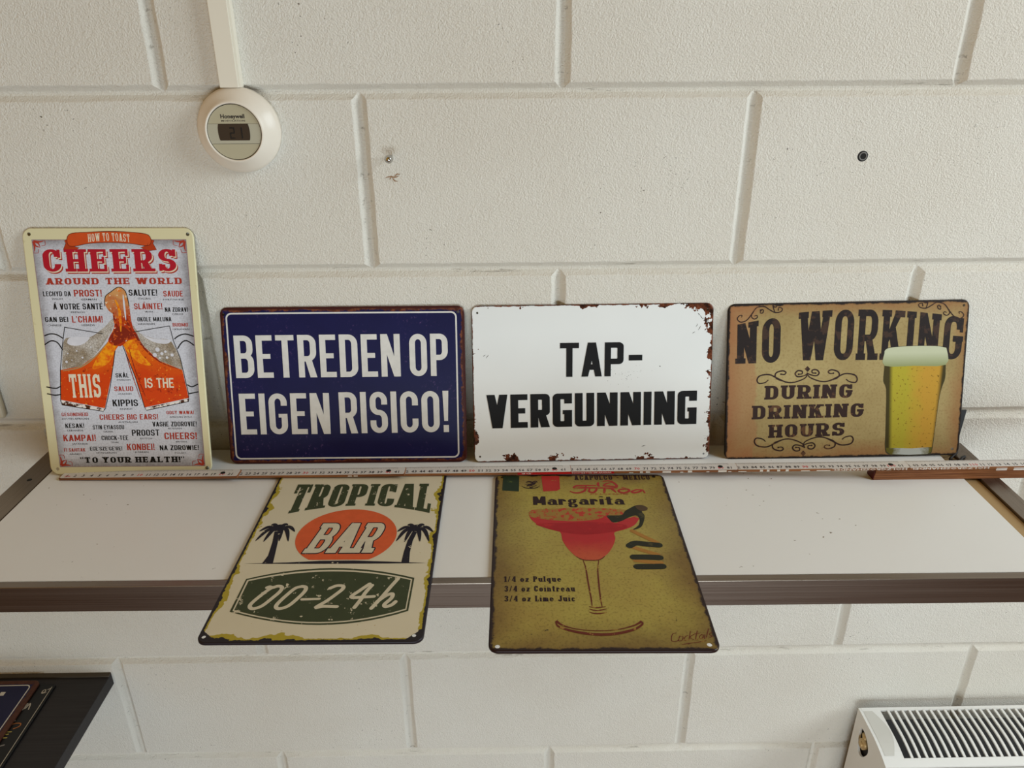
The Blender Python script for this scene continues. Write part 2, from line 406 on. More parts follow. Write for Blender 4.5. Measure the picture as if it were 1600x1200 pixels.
    if ch == 'Å': P.append(ring(W * .34, 1.02, W * .66, 1.26, .07, .07, .12))
    if e and ch not in " -'\"!":
        P = [[[(x + e, y) for x, y in L] for L in p] for p in P + E]
        W += 2 * e
    return P, W

def write(mb, item, st, z=0.15, mi=0, warp=None, shear=0.0, thick=0.0, shift=(0, 0)):
    """letters item = (text, x0, y0, x1, y1, height) in the sign's own millimetres"""
    s, x0, y0, x1, y1, h = item
    gp = st.get('gap', .08); gl = []; x = 0.0
    for ch in s:
        P, W = glyph(ch, st); gl.append((P, x)); x += W + gp
    tot = x - gp; ln = math.hypot(x1 - x0, y1 - y0); sx = ln / tot; c_, s_ = (x1 - x0) / ln, (y1 - y0) / ln
    for P, ox in gl:
        for q, p in enumerate(P):
            loops = []
            for L in p:
                o = []
                for a, b in L:
                    a = (a + ox) * sx; b *= h; a += shear * b
                    o.append((x0 + a * c_ - b * s_ + shift[0], y0 + a * s_ + b * c_ + shift[1]))
                loops.append(o)
            mb.poly(loops, z + q * .006, mi, thick, warp=warp)
GOTHIC = dict(w=.46, s=.17, t=.15, r=.23, gap=.075, sp=.2)
SLAB = dict(w=.62, s=.2, t=.13, r=.31, e=.06, et=.12, gap=.05, sp=.25)

# ------------------------------------------------------------------ lettering and drawings, measured on the signs (mm)
TOASTS = [(('LECHYD DA', -81.3, 217.1, -49.3, 217.1, 5.5), 'k', ('WELSH', -71.9, 213.0, -59.4, 213.0, 2.2)),
(('PROST!', -45.7, 216.5, -13.5, 216.5, 7.9), 'r', ('GERMAN', -38.4, 212.1, -20.3, 212.1, 2.5)),
(('SALUTE!', 17.6, 217.3, 50.5, 217.3, 7.1), 'k', ('ITALIAN', 27.9, 212.8, 41.9, 212.8, 2.4)),
(('SAUDE', 57.5, 216.1, 80.1, 216.1, 6.7), 'r', ('PORTUGUESE', 56.7, 211.6, 80.9, 211.6, 2.3)),
(('Á VOTRE SANTÉ', -71.3, 201.4, -14.1, 201.4, 7.0), 'k', ('FRENCH', -51.5, 197.2, -36.0, 197.2, 2.5)),
(('SLÁINTE!', 22.3, 201.3, 55.0, 201.3, 7.0), 'r', ('IRISH', 34.6, 197.5, 43.5, 197.5, 2.3)),
(('NA ZDRAVI', 57.7, 198.1, 84.5, 198.1, 5.3), 'k', ('CZECH', 65.3, 194.4, 78.3, 194.4, 2.7)),
(('GAN BEI', -82.4, 186.8, -55.7, 186.8, 6.0), 'k', ('CHINESE', -80.4, 181.9, -64.1, 181.9, 2.6)),
(("L'CHAIM!", -51.3, 186.1, -15.6, 186.1, 7.6), 'r', ('HEBREW', -40.6, 182.0, -25.0, 182.0, 2.6)),
(('OKOLE MALUNA', 24.7, 187.0, 64.2, 187.0, 5.2), 'k', ('HAWAIIAN', 25.0, 182.9, 44.4, 182.9, 2.6)),
(('BUDMO', 65.2, 180.8, 83.1, 180.8, 4.2), 'r', ('UKRANIAN', 64.8, 176.7, 84.3, 176.7, 2.2)),
(('SKÅL', -7.3, 120.2, 8.2, 120.2, 5.2), 'k', ('SWEDISH', -6.6, 116.4, 9.4, 116.4, 2.2)),
(('SALUD', -10.5, 103.5, 11.9, 103.5, 5.9), 'r', ('SPANISH', -6.4, 99.3, 9.2, 99.3, 2.2)),
(('KIPPIS', -14.2, 85.1, 15.8, 85.1, 8.2), 'k', ('FINNISH', -6.2, 80.7, 8.2, 80.7, 2.4)),
(('GESONDHEID', -76.2, 73.3, -44.8, 73.3, 4.4), 'r', ('SOUTH AFRICAN', -76.4, 69.0, -44.5, 69.0, 2.7)),
(('CHEERS BIG EARS!', -31.5, 68.5, 38.3, 68.5, 6.7), 'r', ('AUSTRALIAN', -9.8, 64.4, 13.1, 64.4, 2.6)),
(('OOGY WAWA!', 48.7, 74.7, 81.3, 74.7, 4.4), 'r', ('AFRICAN ZULU', 51.9, 70.4, 78.6, 70.4, 2.4)),
(('KESAK!', -73.4, 58.7, -50.9, 58.7, 5.6), 'k', ('LEBANESE', -71.5, 54.6, -52.6, 54.6, 2.5)),
(('STIN EYIASSOU', -40.9, 56.7, -3.4, 56.7, 5.2), 'k', ('GREEK', -29.0, 52.8, -16.8, 52.8, 2.4)),
(('VASHE ZDOROVIE!', 30.7, 59.7, 83.6, 59.7, 6.0), 'k', ('RUSSIAN', 49.1, 56.2, 65.2, 56.2, 2.4)),
(('KAMPAI!', -77.4, 42.3, -38.6, 42.3, 7.9), 'r', ('JAPANESE', -67.7, 37.9, -49.0, 37.9, 2.4)),
(('CHOCK-TEE', -31.9, 43.2, 0.0, 43.2, 5.6), 'k', ('THAI', -20.7, 39.5, -12.0, 39.5, 2.2)),
(('PROOST', 5.1, 48.3, 38.1, 48.3, 7.7), 'k', ('DUTCH', 14.5, 44.0, 28.5, 44.0, 2.4)),
(('CHEERS!', 43.7, 43.7, 82.6, 43.7, 8.3), 'r', ('BRITISH', 56.9, 39.6, 69.9, 39.6, 2.4)),
(('FI SAHITAK', -78.3, 29.2, -52.8, 29.2, 4.3), 'r', ('ARABIC', -72.5, 25.1, -57.6, 25.1, 2.4)),
(("EGE'SZE'GE'RE!", -47.0, 30.4, -8.3, 30.4, 4.7), 'k', ('HUNGARIAN', -39.7, 26.4, -15.6, 26.4, 2.4)),
(('KONBEI!', -2.4, 30.4, 30.6, 30.4, 8.0), 'r', ('KOREAN', 6.8, 26.9, 22.6, 26.9, 2.4)),
(('NA ZDROWIE!', 36.8, 30.0, 83.8, 30.0, 6.1), 'k', ('POLISH', 54.6, 25.5, 67.5, 25.5, 2.4))]
HEAD = {'how': ('HOW TO TOAST', -22.8, 278.6, 25.0, 278.6, 9.0),
'cheers': ('CHEERS', -79.5, 245.3, 78.1, 245.3, 25.6),
'around': ('AROUND THE WORLD', -76.8, 230.5, 81.0, 230.5, 7.4),
'this': ('THIS', -63.2, 96.0, -26.0, 96.0, 28.5),
'isthe': ('IS THE', 26.3, 107.4, 60.4, 107.4, 11.8),
'health': ('"TO YOUR HEALTH!"', -60.2, 14.8, 65.2, 14.8, 7.2),
'bet1': ('BETREDEN', -132.7, 108.8, 68.5, 109.2, 52.3),
'bet2': ('OP', 79.8, 109.3, 126.5, 109.4, 52.1),
'bet3': ('EIGEN', -131.5, 37.8, -20.9, 37.6, 51.6),
'bet4': ('RISICO!', -8.8, 38.0, 126.2, 38.7, 52.1),
'tap1': ('TAP', -40.2, 106.6, 37.9, 106.3, 42.0),
'tapdash': ('-', 44.4, 125.8, 61.0, 125.6, 6.8),
'tap2': ('VERGUNNING', -130.6, 43.2, 130.0, 44.7, 42.1),
'nw1': ('NO', -137.1, 121.5, -80.1, 122.0, 53.2),
'nw2': ('WORKING', -61.8, 124.4, 142.6, 121.4, 62.0),
'nw3': ('DURING', -99.9, 76.0, 10.3, 76.2, 17.3),
'nw4': ('DRINKING', -114.8, 51.2, 25.6, 51.8, 17.2),
'nw5': ('HOURS', -93.5, 27.1, 3.3, 28.3, 16.7),
'aca': ('ACAPULCO - MEXICO', -6.4, 280.6, 84.2, 280.6, 10.8),
'margt': ('Margarita', -56.9, 227.3, 46.4, 227.3, 19.0),
'ing1': ('1/4 oz Pulque', -88.0, 92.6, -32.2, 92.6, 8.4),
'ing2': ('3/4 oz Cointreau', -88.2, 78.1, -19.9, 78.1, 8.6),
'ing3': ('3/4 oz Lime Juic', -88.0, 64.0, -20.5, 64.0, 8.1)}
ART = {'ch_frame': [(-87.2, 282.0), (89.2, 281.8), (89.9, 9.5), (-85.7, 9.8)],
'ch_ban': [(-43.7, 287.7), (-20.2, 290.2), (2.5, 291.0), (25.0, 290.1), (46.5, 286.7), (46.2, 275.1), (23.7, 277.4), (1.2, 278.4), (-21.5, 277.5), (-44.4, 274.4)],
'ch_tail1': [(-42.6, 284.8), (-49.6, 280.5), (-48.5, 277.6), (-52.1, 271.0), (-41.4, 268.5), (-33.7, 272.4), (-42.2, 274.9)],
'ch_tail2': [(44.8, 283.8), (52.5, 280.2), (50.8, 277.3), (54.5, 270.0), (43.4, 268.6), (36.4, 272.7), (44.8, 275.6)],
'liqL': [(-71.5, 129.6), (-47.3, 133.8), (-29.5, 145.9), (-11.9, 163.7), (-2.7, 173.6), (1.2, 160.6), (-4.9, 152.2), (-7.9, 136.9), (-24.0, 82.8), (-75.1, 93.5)],
'splash': [(-11.9, 163.7), (-3.6, 179.6), (-2.2, 194.0), (-8.2, 200.7), (-11.3, 209.7), (-9.5, 216.9), (-3.1, 221.6), (5.6, 227.2), (12.0, 225.1), (15.1, 218.6), (16.7, 205.1), (17.4, 188.6), (19.3, 178.0), (23.0, 168.9), (11.3, 164.4), (3.2, 158.3), (-1.3, 158.3)],
'spdark': [(-3.9, 176.6), (5.6, 181.9), (13.2, 176.5), (19.4, 170.4), (11.5, 165.9), (3.6, 162.1), (-4.3, 158.4), (-8.1, 164.5)],
'liqR': [(3.5, 160.6), (9.2, 173.5), (21.1, 172.7), (25.9, 160.5), (46.6, 139.7), (72.0, 128.7), (76.8, 94.7), (23.3, 83.4), (17.1, 115.1), (6.1, 156.8)],
'foamL': [(-69.4, 131.1), (-64.3, 162.5), (-57.0, 168.5), (-48.2, 167.0), (-31.5, 169.2), (-13.9, 181.2), (-4.0, 190.2), (-6.2, 176.6), (-29.4, 147.0), (-47.3, 134.1), (-70.3, 129.9)],
'foamR': [(21.1, 172.7), (19.0, 182.5), (25.6, 173.4), (43.0, 166.5), (62.1, 162.6), (72.0, 128.7), (46.6, 139.7), (25.9, 160.5)],
'glintL': [(-57.0, 167.8), (-45.0, 169.2), (-33.1, 168.4), (-39.8, 161.6), (-49.1, 158.6), (-59.3, 160.9)],
'glintR': [(28.4, 171.1), (41.5, 166.5), (60.8, 164.9), (55.9, 160.3), (41.1, 162.7)],
'baseL': [(-75.2, 93.1), (-24.0, 82.2), (-26.2, 79.0), (-74.3, 87.6)],
'baseR': [(23.5, 82.9), (77.2, 94.0), (76.4, 90.4), (25.2, 79.8)],
'yelL': [(-9.6, 164.5), (-3.9, 161.4), (-5.6, 152.2), (-15.4, 136.9), (-34.1, 130.9), (-19.7, 153.9)],
'yelR': [(8.2, 162.9), (18.8, 164.3), (24.8, 149.0), (35.6, 135.1), (20.8, 138.3), (7.4, 155.2)],
'ch_s1': [(-60.8, 180.7), (-44.0, 177.6), (-17.7, 172.9)],
'ch_s2': [(-60.8, 180.7), (-65.8, 158.7), (-71.5, 129.6), (-75.3, 92.3), (-74.3, 87.3), (-26.2, 79.0), (-23.3, 82.5), (-15.4, 107.5), (-4.9, 152.2)],
'ch_s3': [(-64.5, 167.8), (-71.4, 172.1), (-78.8, 172.8), (-85.0, 170.7)],
'ch_s4': [(-66.3, 154.1), (-71.1, 162.5), (-78.3, 164.6), (-85.9, 160.3)],
'ch_s5': [(-89.9, 109.3), (-79.6, 107.5), (-74.4, 109.5)],
'ch_s6': [(-89.9, 101.0), (-81.3, 99.2), (-74.4, 100.1)],
'ch_s7': [(61.5, 181.6), (42.6, 178.6), (18.3, 174.5)],
'ch_s8': [(61.5, 181.6), (64.5, 164.1), (70.9, 142.6), (77.1, 99.0), (76.4, 90.4), (25.2, 79.8), (23.3, 83.7), (16.0, 119.7), (4.7, 158.3)],
'ch_s9': [(66.2, 166.4), (71.7, 170.1), (79.4, 171.9), (88.2, 169.3)],
'ch_s10': [(68.9, 154.9), (74.0, 161.7), (80.2, 164.0), (88.0, 158.6)],
'ch_s11': [(76.6, 110.8), (81.7, 108.4), (88.8, 111.5)],
'ch_s12': [(77.2, 99.8), (82.6, 100.9), (88.5, 102.1)],
'ch_s13': [(-11.4, 205.3), (-11.3, 209.7), (-9.5, 216.9), (-3.1, 221.6), (5.6, 227.2), (12.0, 225.1), (15.1, 218.6), (16.7, 205.1)],
'bet_frame': [(-140.8, 188.0), (138.4, 188.9), (137.5, 6.9), (-140.1, 5.1)],
'nw_foam': [(46.4, 131.1), (47.0, 134.6), (51.0, 137.2), (63.3, 138.7), (86.0, 139.2), (108.8, 138.6), (119.3, 136.9), (123.0, 133.7), (122.9, 115.1), (83.4, 114.7), (47.5, 115.4)],
'nw_beer': [(47.5, 115.4), (83.4, 114.7), (122.5, 115.2), (123.0, 99.2), (120.2, 88.7), (117.7, 76.1), (115.9, 50.6), (114.7, 29.2), (113.0, 10.8), (88.1, 9.9), (55.3, 11.0), (53.9, 30.4), (53.1, 51.9), (51.5, 85.9), (47.5, 96.6)],
'nw_base': [(55.3, 11.4), (88.1, 9.9), (112.9, 11.3), (112.7, 5.0), (107.6, 2.3), (84.4, 1.7), (61.0, 3.1), (56.2, 6.6)],
'nw_out': [(45.9, 131.1), (47.3, 115.4), (46.9, 96.6), (51.1, 85.9), (52.7, 51.9), (53.5, 30.5), (54.4, 8.8), (60.6, 2.6), (84.4, 1.2), (107.7, 1.8), (113.2, 5.0), (115.1, 29.1), (116.4, 50.6), (118.3, 76.1), (120.8, 88.7), (123.6, 99.2), (123.1, 115.1), (123.4, 133.7), (119.2, 137.3), (108.8, 139.0), (86.0, 139.6), (63.3, 139.1), (50.9, 137.7)],
'nw_ta': [(-95.6, 100.6), (-99.6, 97.5), (-106.9, 96.6), (-109.5, 100.8), (-106.1, 106.0), (-94.8, 107.3), (-84.2, 102.4), (-73.6, 97.6), (-63.2, 97.2), (-50.9, 101.7), (-47.4, 107.3)],
'nw_ua': [(0.5, 99.8), (4.9, 96.6), (12.2, 95.4), (14.5, 99.6), (10.7, 104.9), (-0.8, 106.6), (-11.0, 102.2), (-21.2, 97.8), (-31.6, 97.8), (-44.3, 102.9), (-48.3, 108.6)],
'nw_va': [(-96.3, 22.6), (-100.6, 26.0), (-108.0, 27.2), (-110.4, 22.9), (-106.6, 17.5), (-95.0, 15.7), (-84.6, 20.2), (-74.2, 24.8), (-63.7, 24.8), (-50.9, 19.5), (-46.8, 13.6)],
'nw_wa': [(-0.7, 23.2), (3.4, 26.3), (10.7, 27.3), (13.5, 22.9), (10.2, 17.6), (-1.4, 16.3), (-12.2, 21.3), (-22.9, 26.3), (-33.5, 26.7), (-45.9, 22.0), (-49.5, 16.2)],
'nw_tb': [(-80.2, 107.6), (-76.1, 107.1), (-74.1, 109.6), (-78.3, 111.7), (-85.5, 109.8), (-87.4, 105.6), (-84.2, 101.4), (-73.6, 97.6)],
'nw_ub': [(-15.4, 107.5), (-19.6, 107.2), (-21.8, 109.7), (-17.7, 111.8), (-10.3, 109.5), (-8.0, 105.3), (-11.0, 101.1), (-21.2, 97.8)],
'nw_vb': [(-80.2, 14.7), (-76.0, 15.1), (-73.8, 12.4), (-77.9, 10.4), (-85.4, 12.7), (-87.7, 17.1), (-84.6, 21.3), (-74.2, 24.8)],
'nw_wb': [(-16.1, 16.0), (-20.4, 16.5), (-22.4, 13.9), (-18.0, 11.7), (-10.7, 13.7), (-8.8, 18.0), (-12.2, 22.4), (-22.9, 26.3)],
'nw_tc': [(-58.4, 107.1), (-54.3, 107.5), (-54.4, 110.8), (-59.6, 111.4), (-62.6, 107.6), (-59.3, 104.0), (-52.1, 104.9), (-47.4, 107.3)],
'nw_uc': [(-37.3, 108.0), (-41.4, 108.5), (-41.6, 111.8), (-36.4, 112.1), (-33.1, 108.3), (-36.1, 104.8), (-43.4, 106.0), (-48.3, 108.6)],
'nw_vc': [(-58.0, 14.3), (-53.8, 13.7), (-53.6, 10.3), (-58.9, 10.0), (-62.2, 13.9), (-59.2, 17.5), (-51.8, 16.3), (-46.8, 13.6)],
'nw_wc': [(-38.3, 16.4), (-42.5, 16.1), (-42.3, 12.6), (-37.1, 12.1), (-34.1, 15.9), (-37.4, 19.7), (-44.7, 18.7), (-49.5, 16.2)],
'nw_d1': [(-47.8, 117.0), (-44.3, 113.3), (-47.5, 109.6), (-51.0, 113.5)],
'nw_d2': [(-48.8, 10.2), (-45.3, 6.6), (-48.3, 2.3), (-51.8, 6.5)],
'nw_ca': [(-131.0, 178.6), (-130.5, 181.1), (-133.8, 180.5), (-136.1, 176.7), (-131.9, 172.9), (-124.8, 174.8), (-118.8, 181.9), (-112.9, 189.9), (-103.8, 191.2), (-97.5, 187.6), (-90.2, 183.8), (-83.1, 184.6), (-81.6, 188.3), (-85.7, 189.8), (-86.4, 186.7)],
'nw_ea': [(135.5, 177.8), (134.7, 180.3), (138.0, 179.6), (140.8, 175.7), (136.9, 172.0), (129.6, 174.2), (122.9, 181.5), (116.1, 189.8), (106.7, 192.3), (100.8, 188.9), (93.9, 185.4), (86.6, 186.6), (84.7, 190.3), (88.7, 191.6), (89.8, 188.5)],
'nw_cb': [(-115.3, 179.8), (-112.6, 180.7), (-111.5, 178.3), (-115.2, 176.3), (-118.7, 178.8), (-118.2, 182.9)],
'nw_eb': [(119.5, 179.6), (116.8, 180.6), (115.9, 178.2), (119.8, 176.1), (123.1, 178.5), (122.2, 182.6)],
'nw_cc': [(-107.1, 185.7), (-106.7, 187.8), (-104.6, 186.7), (-105.2, 183.6), (-108.0, 183.7), (-108.1, 187.2)],
'nw_ec': [(110.6, 186.7), (110.0, 188.7), (108.1, 187.8), (108.9, 184.7), (111.8, 183.8), (111.6, 187.3)],
'nw_cd': [(-88.5, 192.5), (-89.0, 190.5), (-91.5, 190.5), (-93.2, 192.6), (-91.8, 187.5), (-90.2, 183.8)],
'nw_ed': [(91.2, 194.2), (92.0, 192.2), (94.4, 192.1), (95.9, 194.1), (95.1, 189.0), (93.9, 185.4)],
'tr_title': [(-76.5, 261.1), (82.4, 262.2), (90.8, 197.9), (-73.9, 198.4)],
'tr_titmid': [(-19.4, 209.9), (0.4, 215.4), (19.4, 215.2)],
'tr_ell': [(-9.6, 208.2), (-50.3, 138.2), (54.9, 161.9), (-37.3, 117.3), (38.8, 116.5)],
'tr_bar': [(-37.6, 182.1), (38.5, 181.9), (45.8, 126.6), (-36.9, 127.4)],
'tr_hor': [(-91.9, 111.6), (-48.9, 112.8), (-15.5, 115.2), (18.5, 115.4), (52.8, 113.4), (92.2, 110.6), (53.3, 110.2), (-14.4, 110.3), (-48.4, 110.7)],
'tr_pl': [(-73.5, 110.9), (-70.9, 124.4), (-72.8, 147.0), (-75.8, 166.3), (-71.2, 167.1), (-67.0, 147.0), (-64.0, 124.4), (-62.3, 110.8)],
'tr_pr': [(67.2, 111.1), (67.6, 128.6), (69.1, 148.5), (72.8, 165.6), (77.6, 164.3), (74.7, 148.4), (74.0, 128.5), (75.2, 111.0)],
'tr_cl': [(-74.7, 172.3), (-92.3, 171.6), (-85.0, 149.5), (-84.3, 178.6), (-74.6, 180.0), (-55.8, 167.0), (-53.2, 149.7), (-65.2, 175.3)],
'tr_cr': [(74.6, 170.7), (57.0, 170.9), (59.9, 148.0), (65.7, 177.0), (74.5, 180.0), (93.7, 169.0), (88.0, 154.1), (82.4, 173.7)],
'tr_bo': [(-81.8, 87.2), (-70.9, 91.4), (-59.7, 95.0), (-48.3, 98.0), (-36.7, 100.3), (-25.0, 102.0), (-13.1, 103.0), (-1.1, 103.3), (10.9, 103.0), (23.0, 102.0), (35.1, 100.4), (47.2, 98.1), (59.3, 95.1), (71.3, 91.5), (83.2, 87.3), (82.8, 39.6), (71.9, 34.7), (61.0, 30.7), (50.0, 27.4), (39.0, 24.8), (27.8, 23.0), (16.5, 22.0), (5.1, 21.6), (-6.6, 22.0), (-18.4, 23.1), (-30.6, 25.0), (-43.1, 27.6), (-55.8, 30.9), (-69.0, 35.1), (-82.6, 40.0)],
'tr_bi': [(-80.4, 85.6), (-69.4, 89.6), (-58.3, 93.0), (-47.0, 95.7), (-35.6, 97.9), (-24.0, 99.5), (-12.3, 100.4), (-0.6, 100.7), (11.2, 100.4), (23.0, 99.4), (34.8, 97.9), (46.6, 95.7), (58.3, 92.9), (69.9, 89.5), (81.5, 85.6), (81.0, 41.2), (70.2, 36.5), (59.5, 32.6), (48.7, 29.4), (37.8, 27.0), (26.9, 25.2), (15.8, 24.2), (4.6, 23.8), (-6.8, 24.1), (-18.3, 25.1), (-30.1, 26.8), (-42.2, 29.3), (-54.6, 32.4), (-67.3, 36.3), (-80.4, 40.9)],
'tr_bf': [(-78.5, 83.9), (-67.7, 87.6), (-56.7, 90.8), (-45.6, 93.4), (-34.4, 95.4), (-23.0, 96.9), (-11.6, 97.8), (-0.1, 98.1), (11.5, 97.8), (23.0, 97.0), (34.5, 95.5), (46.0, 93.5), (57.4, 90.9), (68.8, 87.8), (80.0, 84.1), (79.8, 42.6), (69.1, 38.0), (58.4, 34.2), (47.7, 31.1), (37.0, 28.6), (26.2, 26.9), (15.3, 25.9), (4.2, 25.5), (-6.9, 25.8), (-18.3, 26.8), (-29.9, 28.5), (-41.7, 30.9), (-53.8, 33.9), (-66.2, 37.7), (-79.0, 42.2)],
'tr_script_zero': [(-47.8, 75.9), (-53.9, 72.5), (-61.1, 61.0), (-66.1, 50.1), (-65.1, 45.3), (-61.5, 43.9), (-54.8, 47.7), (-47.8, 59.3), (-43.2, 68.8), (-43.5, 74.4), (-47.8, 75.9), (-51.8, 73.7), (-55.4, 75.0), (-57.5, 73.8)],
'tr_script_zero2': [(-24.6, 75.2), (-30.3, 72.3), (-36.9, 60.3), (-41.3, 49.9), (-40.8, 45.1), (-37.0, 43.7), (-30.1, 47.5), (-23.5, 59.0), (-19.7, 68.5), (-20.4, 74.1), (-24.6, 75.2)],
'tr_script_dash': [(-19.7, 56.4), (-12.1, 56.6), (-3.5, 57.0)],
'tr_script_two': [(3.6, 72.4), (9.4, 76.1), (15.2, 75.5), (16.0, 71.3), (11.1, 63.4), (4.3, 54.1), (-4.0, 44.9), (2.8, 46.5), (15.4, 45.9)],
'tr_script_four': [(40.7, 78.5), (33.3, 69.2), (26.3, 59.3), (38.2, 59.2), (47.7, 60.0)],
'tr_script_four2': [(43.4, 76.5), (38.8, 65.6), (35.8, 55.0), (32.1, 44.6)],
'tr_script_stem': [(67.4, 86.2), (62.3, 75.1), (55.7, 59.5), (48.0, 43.3)],
'tr_script_bow': [(52.0, 52.5), (58.7, 60.6), (64.7, 63.7), (64.8, 57.5), (59.6, 48.9), (60.9, 45.5), (66.1, 47.7), (69.4, 52.3)],
'mg_green': [(-91.6, 290.1), (-72.3, 290.0), (-72.9, 255.5), (-92.5, 257.7)],
'mg_red': [(-45.7, 289.8), (-24.1, 289.7), (-24.7, 260.7), (-28.7, 256.6), (-44.6, 255.3)],
'mg_emb': [(-58.8, 271.3), (-47.3, 267.7), (-70.6, 267.9), (-59.0, 261.6), (-58.6, 281.9)],
'mg_rim': [(-62.5, 209.4), (-61.1, 215.0), (-53.9, 218.1), (-39.5, 219.6), (-7.0, 221.0), (25.2, 219.8), (44.6, 216.9), (56.3, 211.2), (59.8, 204.4), (58.3, 200.4), (50.1, 204.4), (32.4, 204.5), (23.6, 205.2), (14.3, 199.7), (-10.6, 196.3), (-35.1, 197.6), (-52.6, 201.0), (-60.5, 204.1)],
'mg_bowl': [(-62.5, 209.4), (-61.0, 205.0), (-52.6, 200.7), (-35.1, 197.0), (-10.7, 195.1), (14.2, 199.1), (23.6, 205.2), (30.9, 191.5), (42.2, 198.4), (59.9, 205.0), (57.9, 197.4), (51.1, 186.4), (39.7, 178.9), (28.8, 174.0), (28.5, 164.1), (25.5, 153.0), (20.0, 140.9), (14.2, 133.0), (7.1, 127.0), (-7.5, 126.6), (-15.2, 132.3), (-22.6, 145.1), (-27.6, 160.2), (-29.3, 175.2), (-41.1, 180.2), (-52.9, 189.0), (-59.7, 198.9)],
'mg_dark': [(-54.6, 190.5), (-24.9, 191.8), (3.1, 193.2), (34.2, 190.0), (43.9, 184.1), (29.0, 175.4), (-2.3, 169.9), (-25.9, 174.3), (-42.8, 181.6)],
'mg_low': [(-22.6, 145.1), (-1.3, 142.3), (20.2, 142.2), (14.3, 133.5), (7.2, 128.1), (-7.5, 127.6), (-15.2, 133.1)],
'mg_st1': [(-8.7, 126.1), (-7.0, 113.9), (-6.5, 91.9), (-5.7, 68.8), (-5.8, 56.6)],
'mg_st2': [(7.3, 126.0), (4.8, 111.3), (3.7, 89.5), (3.2, 68.7), (3.5, 56.5)],
'mg_st3': [(-8.8, 53.3), (-1.8, 51.1), (7.3, 53.3)],
'mg_st4': [(-9.1, 49.0), (-2.3, 46.9), (7.1, 48.5)],
'mg_st5': [(-8.8, 56.6), (-1.5, 55.0), (6.9, 56.5)],
'mg_b1': [(-40.8, 36.1), (-38.5, 30.3), (-28.7, 25.2), (-14.7, 21.2), (-0.6, 19.7), (13.8, 21.1), (28.7, 26.0), (36.8, 32.1), (37.9, 35.8)],
'mg_b2': [(-40.3, 37.5), (-34.1, 31.3), (-21.4, 26.6), (-3.0, 24.5), (14.4, 26.1), (29.4, 31.1), (37.5, 36.6)],
'mg_b3': [(-15.2, 132.3), (-7.5, 126.6), (7.1, 126.5), (14.2, 132.7)],
'mg_l1': [(48.0, 176.8), (58.5, 166.7), (71.1, 155.5)],
'mg_l2': [(41.9, 150.2), (48.4, 154.8), (59.8, 152.8), (72.0, 151.1)],
'mg_l3': [(43.4, 148.8), (54.8, 142.0), (68.5, 134.8)],
'mg_l4': [(43.4, 131.0), (56.4, 130.9), (69.3, 130.1)],
'mg_l5': [(44.3, 125.8), (56.8, 123.2), (69.5, 121.6)],
'mg_l6': [(44.8, 115.6), (57.2, 115.6), (69.8, 116.0)],
'mg_la1': [(21.6, 275.3), (20.5, 270.0), (21.7, 264.7)],
'mg_la2': [(26.7, 276.9), (35.0, 278.2), (40.6, 272.3), (42.0, 265.2), (32.8, 266.6), (27.5, 267.3), (29.8, 271.6), (38.2, 274.9)],
'mg_fo1': [(-9.3, 263.3), (-6.8, 266.2), (-1.8, 267.7), (18.2, 268.0)],
'mg_fo2': [(6.1, 267.1), (4.3, 257.8), (-1.6, 252.9), (-8.3, 252.3), (-13.5, 255.8)],
'mg_fo3': [(-8.9, 262.6), (2.2, 262.9), (43.0, 262.3)],
'mg_fo4': [(10.1, 261.5), (8.8, 255.1), (13.7, 252.8), (17.3, 257.8), (18.1, 261.5)],
'mg_fo5': [(27.6, 261.4), (26.0, 251.4)],
'mg_fo6': [(28.8, 262.7), (35.7, 260.7), (39.9, 252.6)],
'mg_fo7': [(47.3, 263.2), (53.8, 260.6), (55.5, 255.7), (48.7, 251.9), (43.4, 254.9), (45.2, 259.0), (54.1, 259.3)],
'mg_fo8': [(71.6, 258.2), (64.1, 258.3), (58.2, 254.1), (61.0, 251.9), (68.0, 254.7), (71.1, 258.2), (73.3, 250.8)],
'mg_ck1': [(65.9, 21.5), (62.0, 19.9), (59.9, 12.0), (63.9, 11.1), (66.1, 13.0)],
'mg_ck2': [(68.0, 17.5), (65.9, 12.0), (69.1, 12.4), (70.7, 16.9), (68.0, 17.5)],
'mg_ck3': [(75.2, 18.3), (72.4, 16.3), (71.2, 12.4), (74.1, 12.8)],
'mg_ck4': [(78.8, 23.8), (75.2, 12.8)],
'mg_ck5': [(81.2, 19.8), (76.9, 16.3), (79.4, 13.0)],
'mg_ck6': [(85.0, 24.2), (81.4, 13.9), (83.2, 13.5)],
'mg_ck7': [(81.7, 20.2), (86.2, 21.0)],
'mg_ck8': [(88.3, 19.8), (85.7, 17.4), (85.3, 14.3), (88.2, 15.9), (89.2, 19.4), (88.1, 14.3)],
'mg_ck9': [(90.7, 19.4), (89.2, 14.3)],
'mg_ck10': [(95.6, 26.8), (90.8, 14.9)],
'mg_ck11': [(97.4, 22.2), (94.7, 19.8), (96.7, 17.4), (94.1, 15.8)],
'mg_ck12': [(68.1, 7.2), (74.0, 8.5), (82.7, 10.0), (90.1, 11.9)],
'ch_bub': [(44.8, 153.5), (49.6, 148.6), (53.9, 151.1), (46.9, 143.5), (55.2, 143.9), (41.2, 147.1), (61.5, 147.0), (-60.6, 149.5), (-56.7, 141.5), (-49.8, 152.5), (-63.2, 139.5), (-43.9, 144.5), (-32.8, 157.0)],
'ch_f1': [(1.2, 212.7), (4.7, 200.7), (4.7, 185.6), (4.1, 175.0)],
'ch_f2': [(10.9, 218.6), (11.0, 203.7), (11.3, 188.6)],
'ch_f3': [(-2.5, 197.7), (-1.5, 185.7), (2.5, 178.1)],
'ch_f4': [(10.4, 197.7), (13.8, 182.6), (17.4, 173.5)],
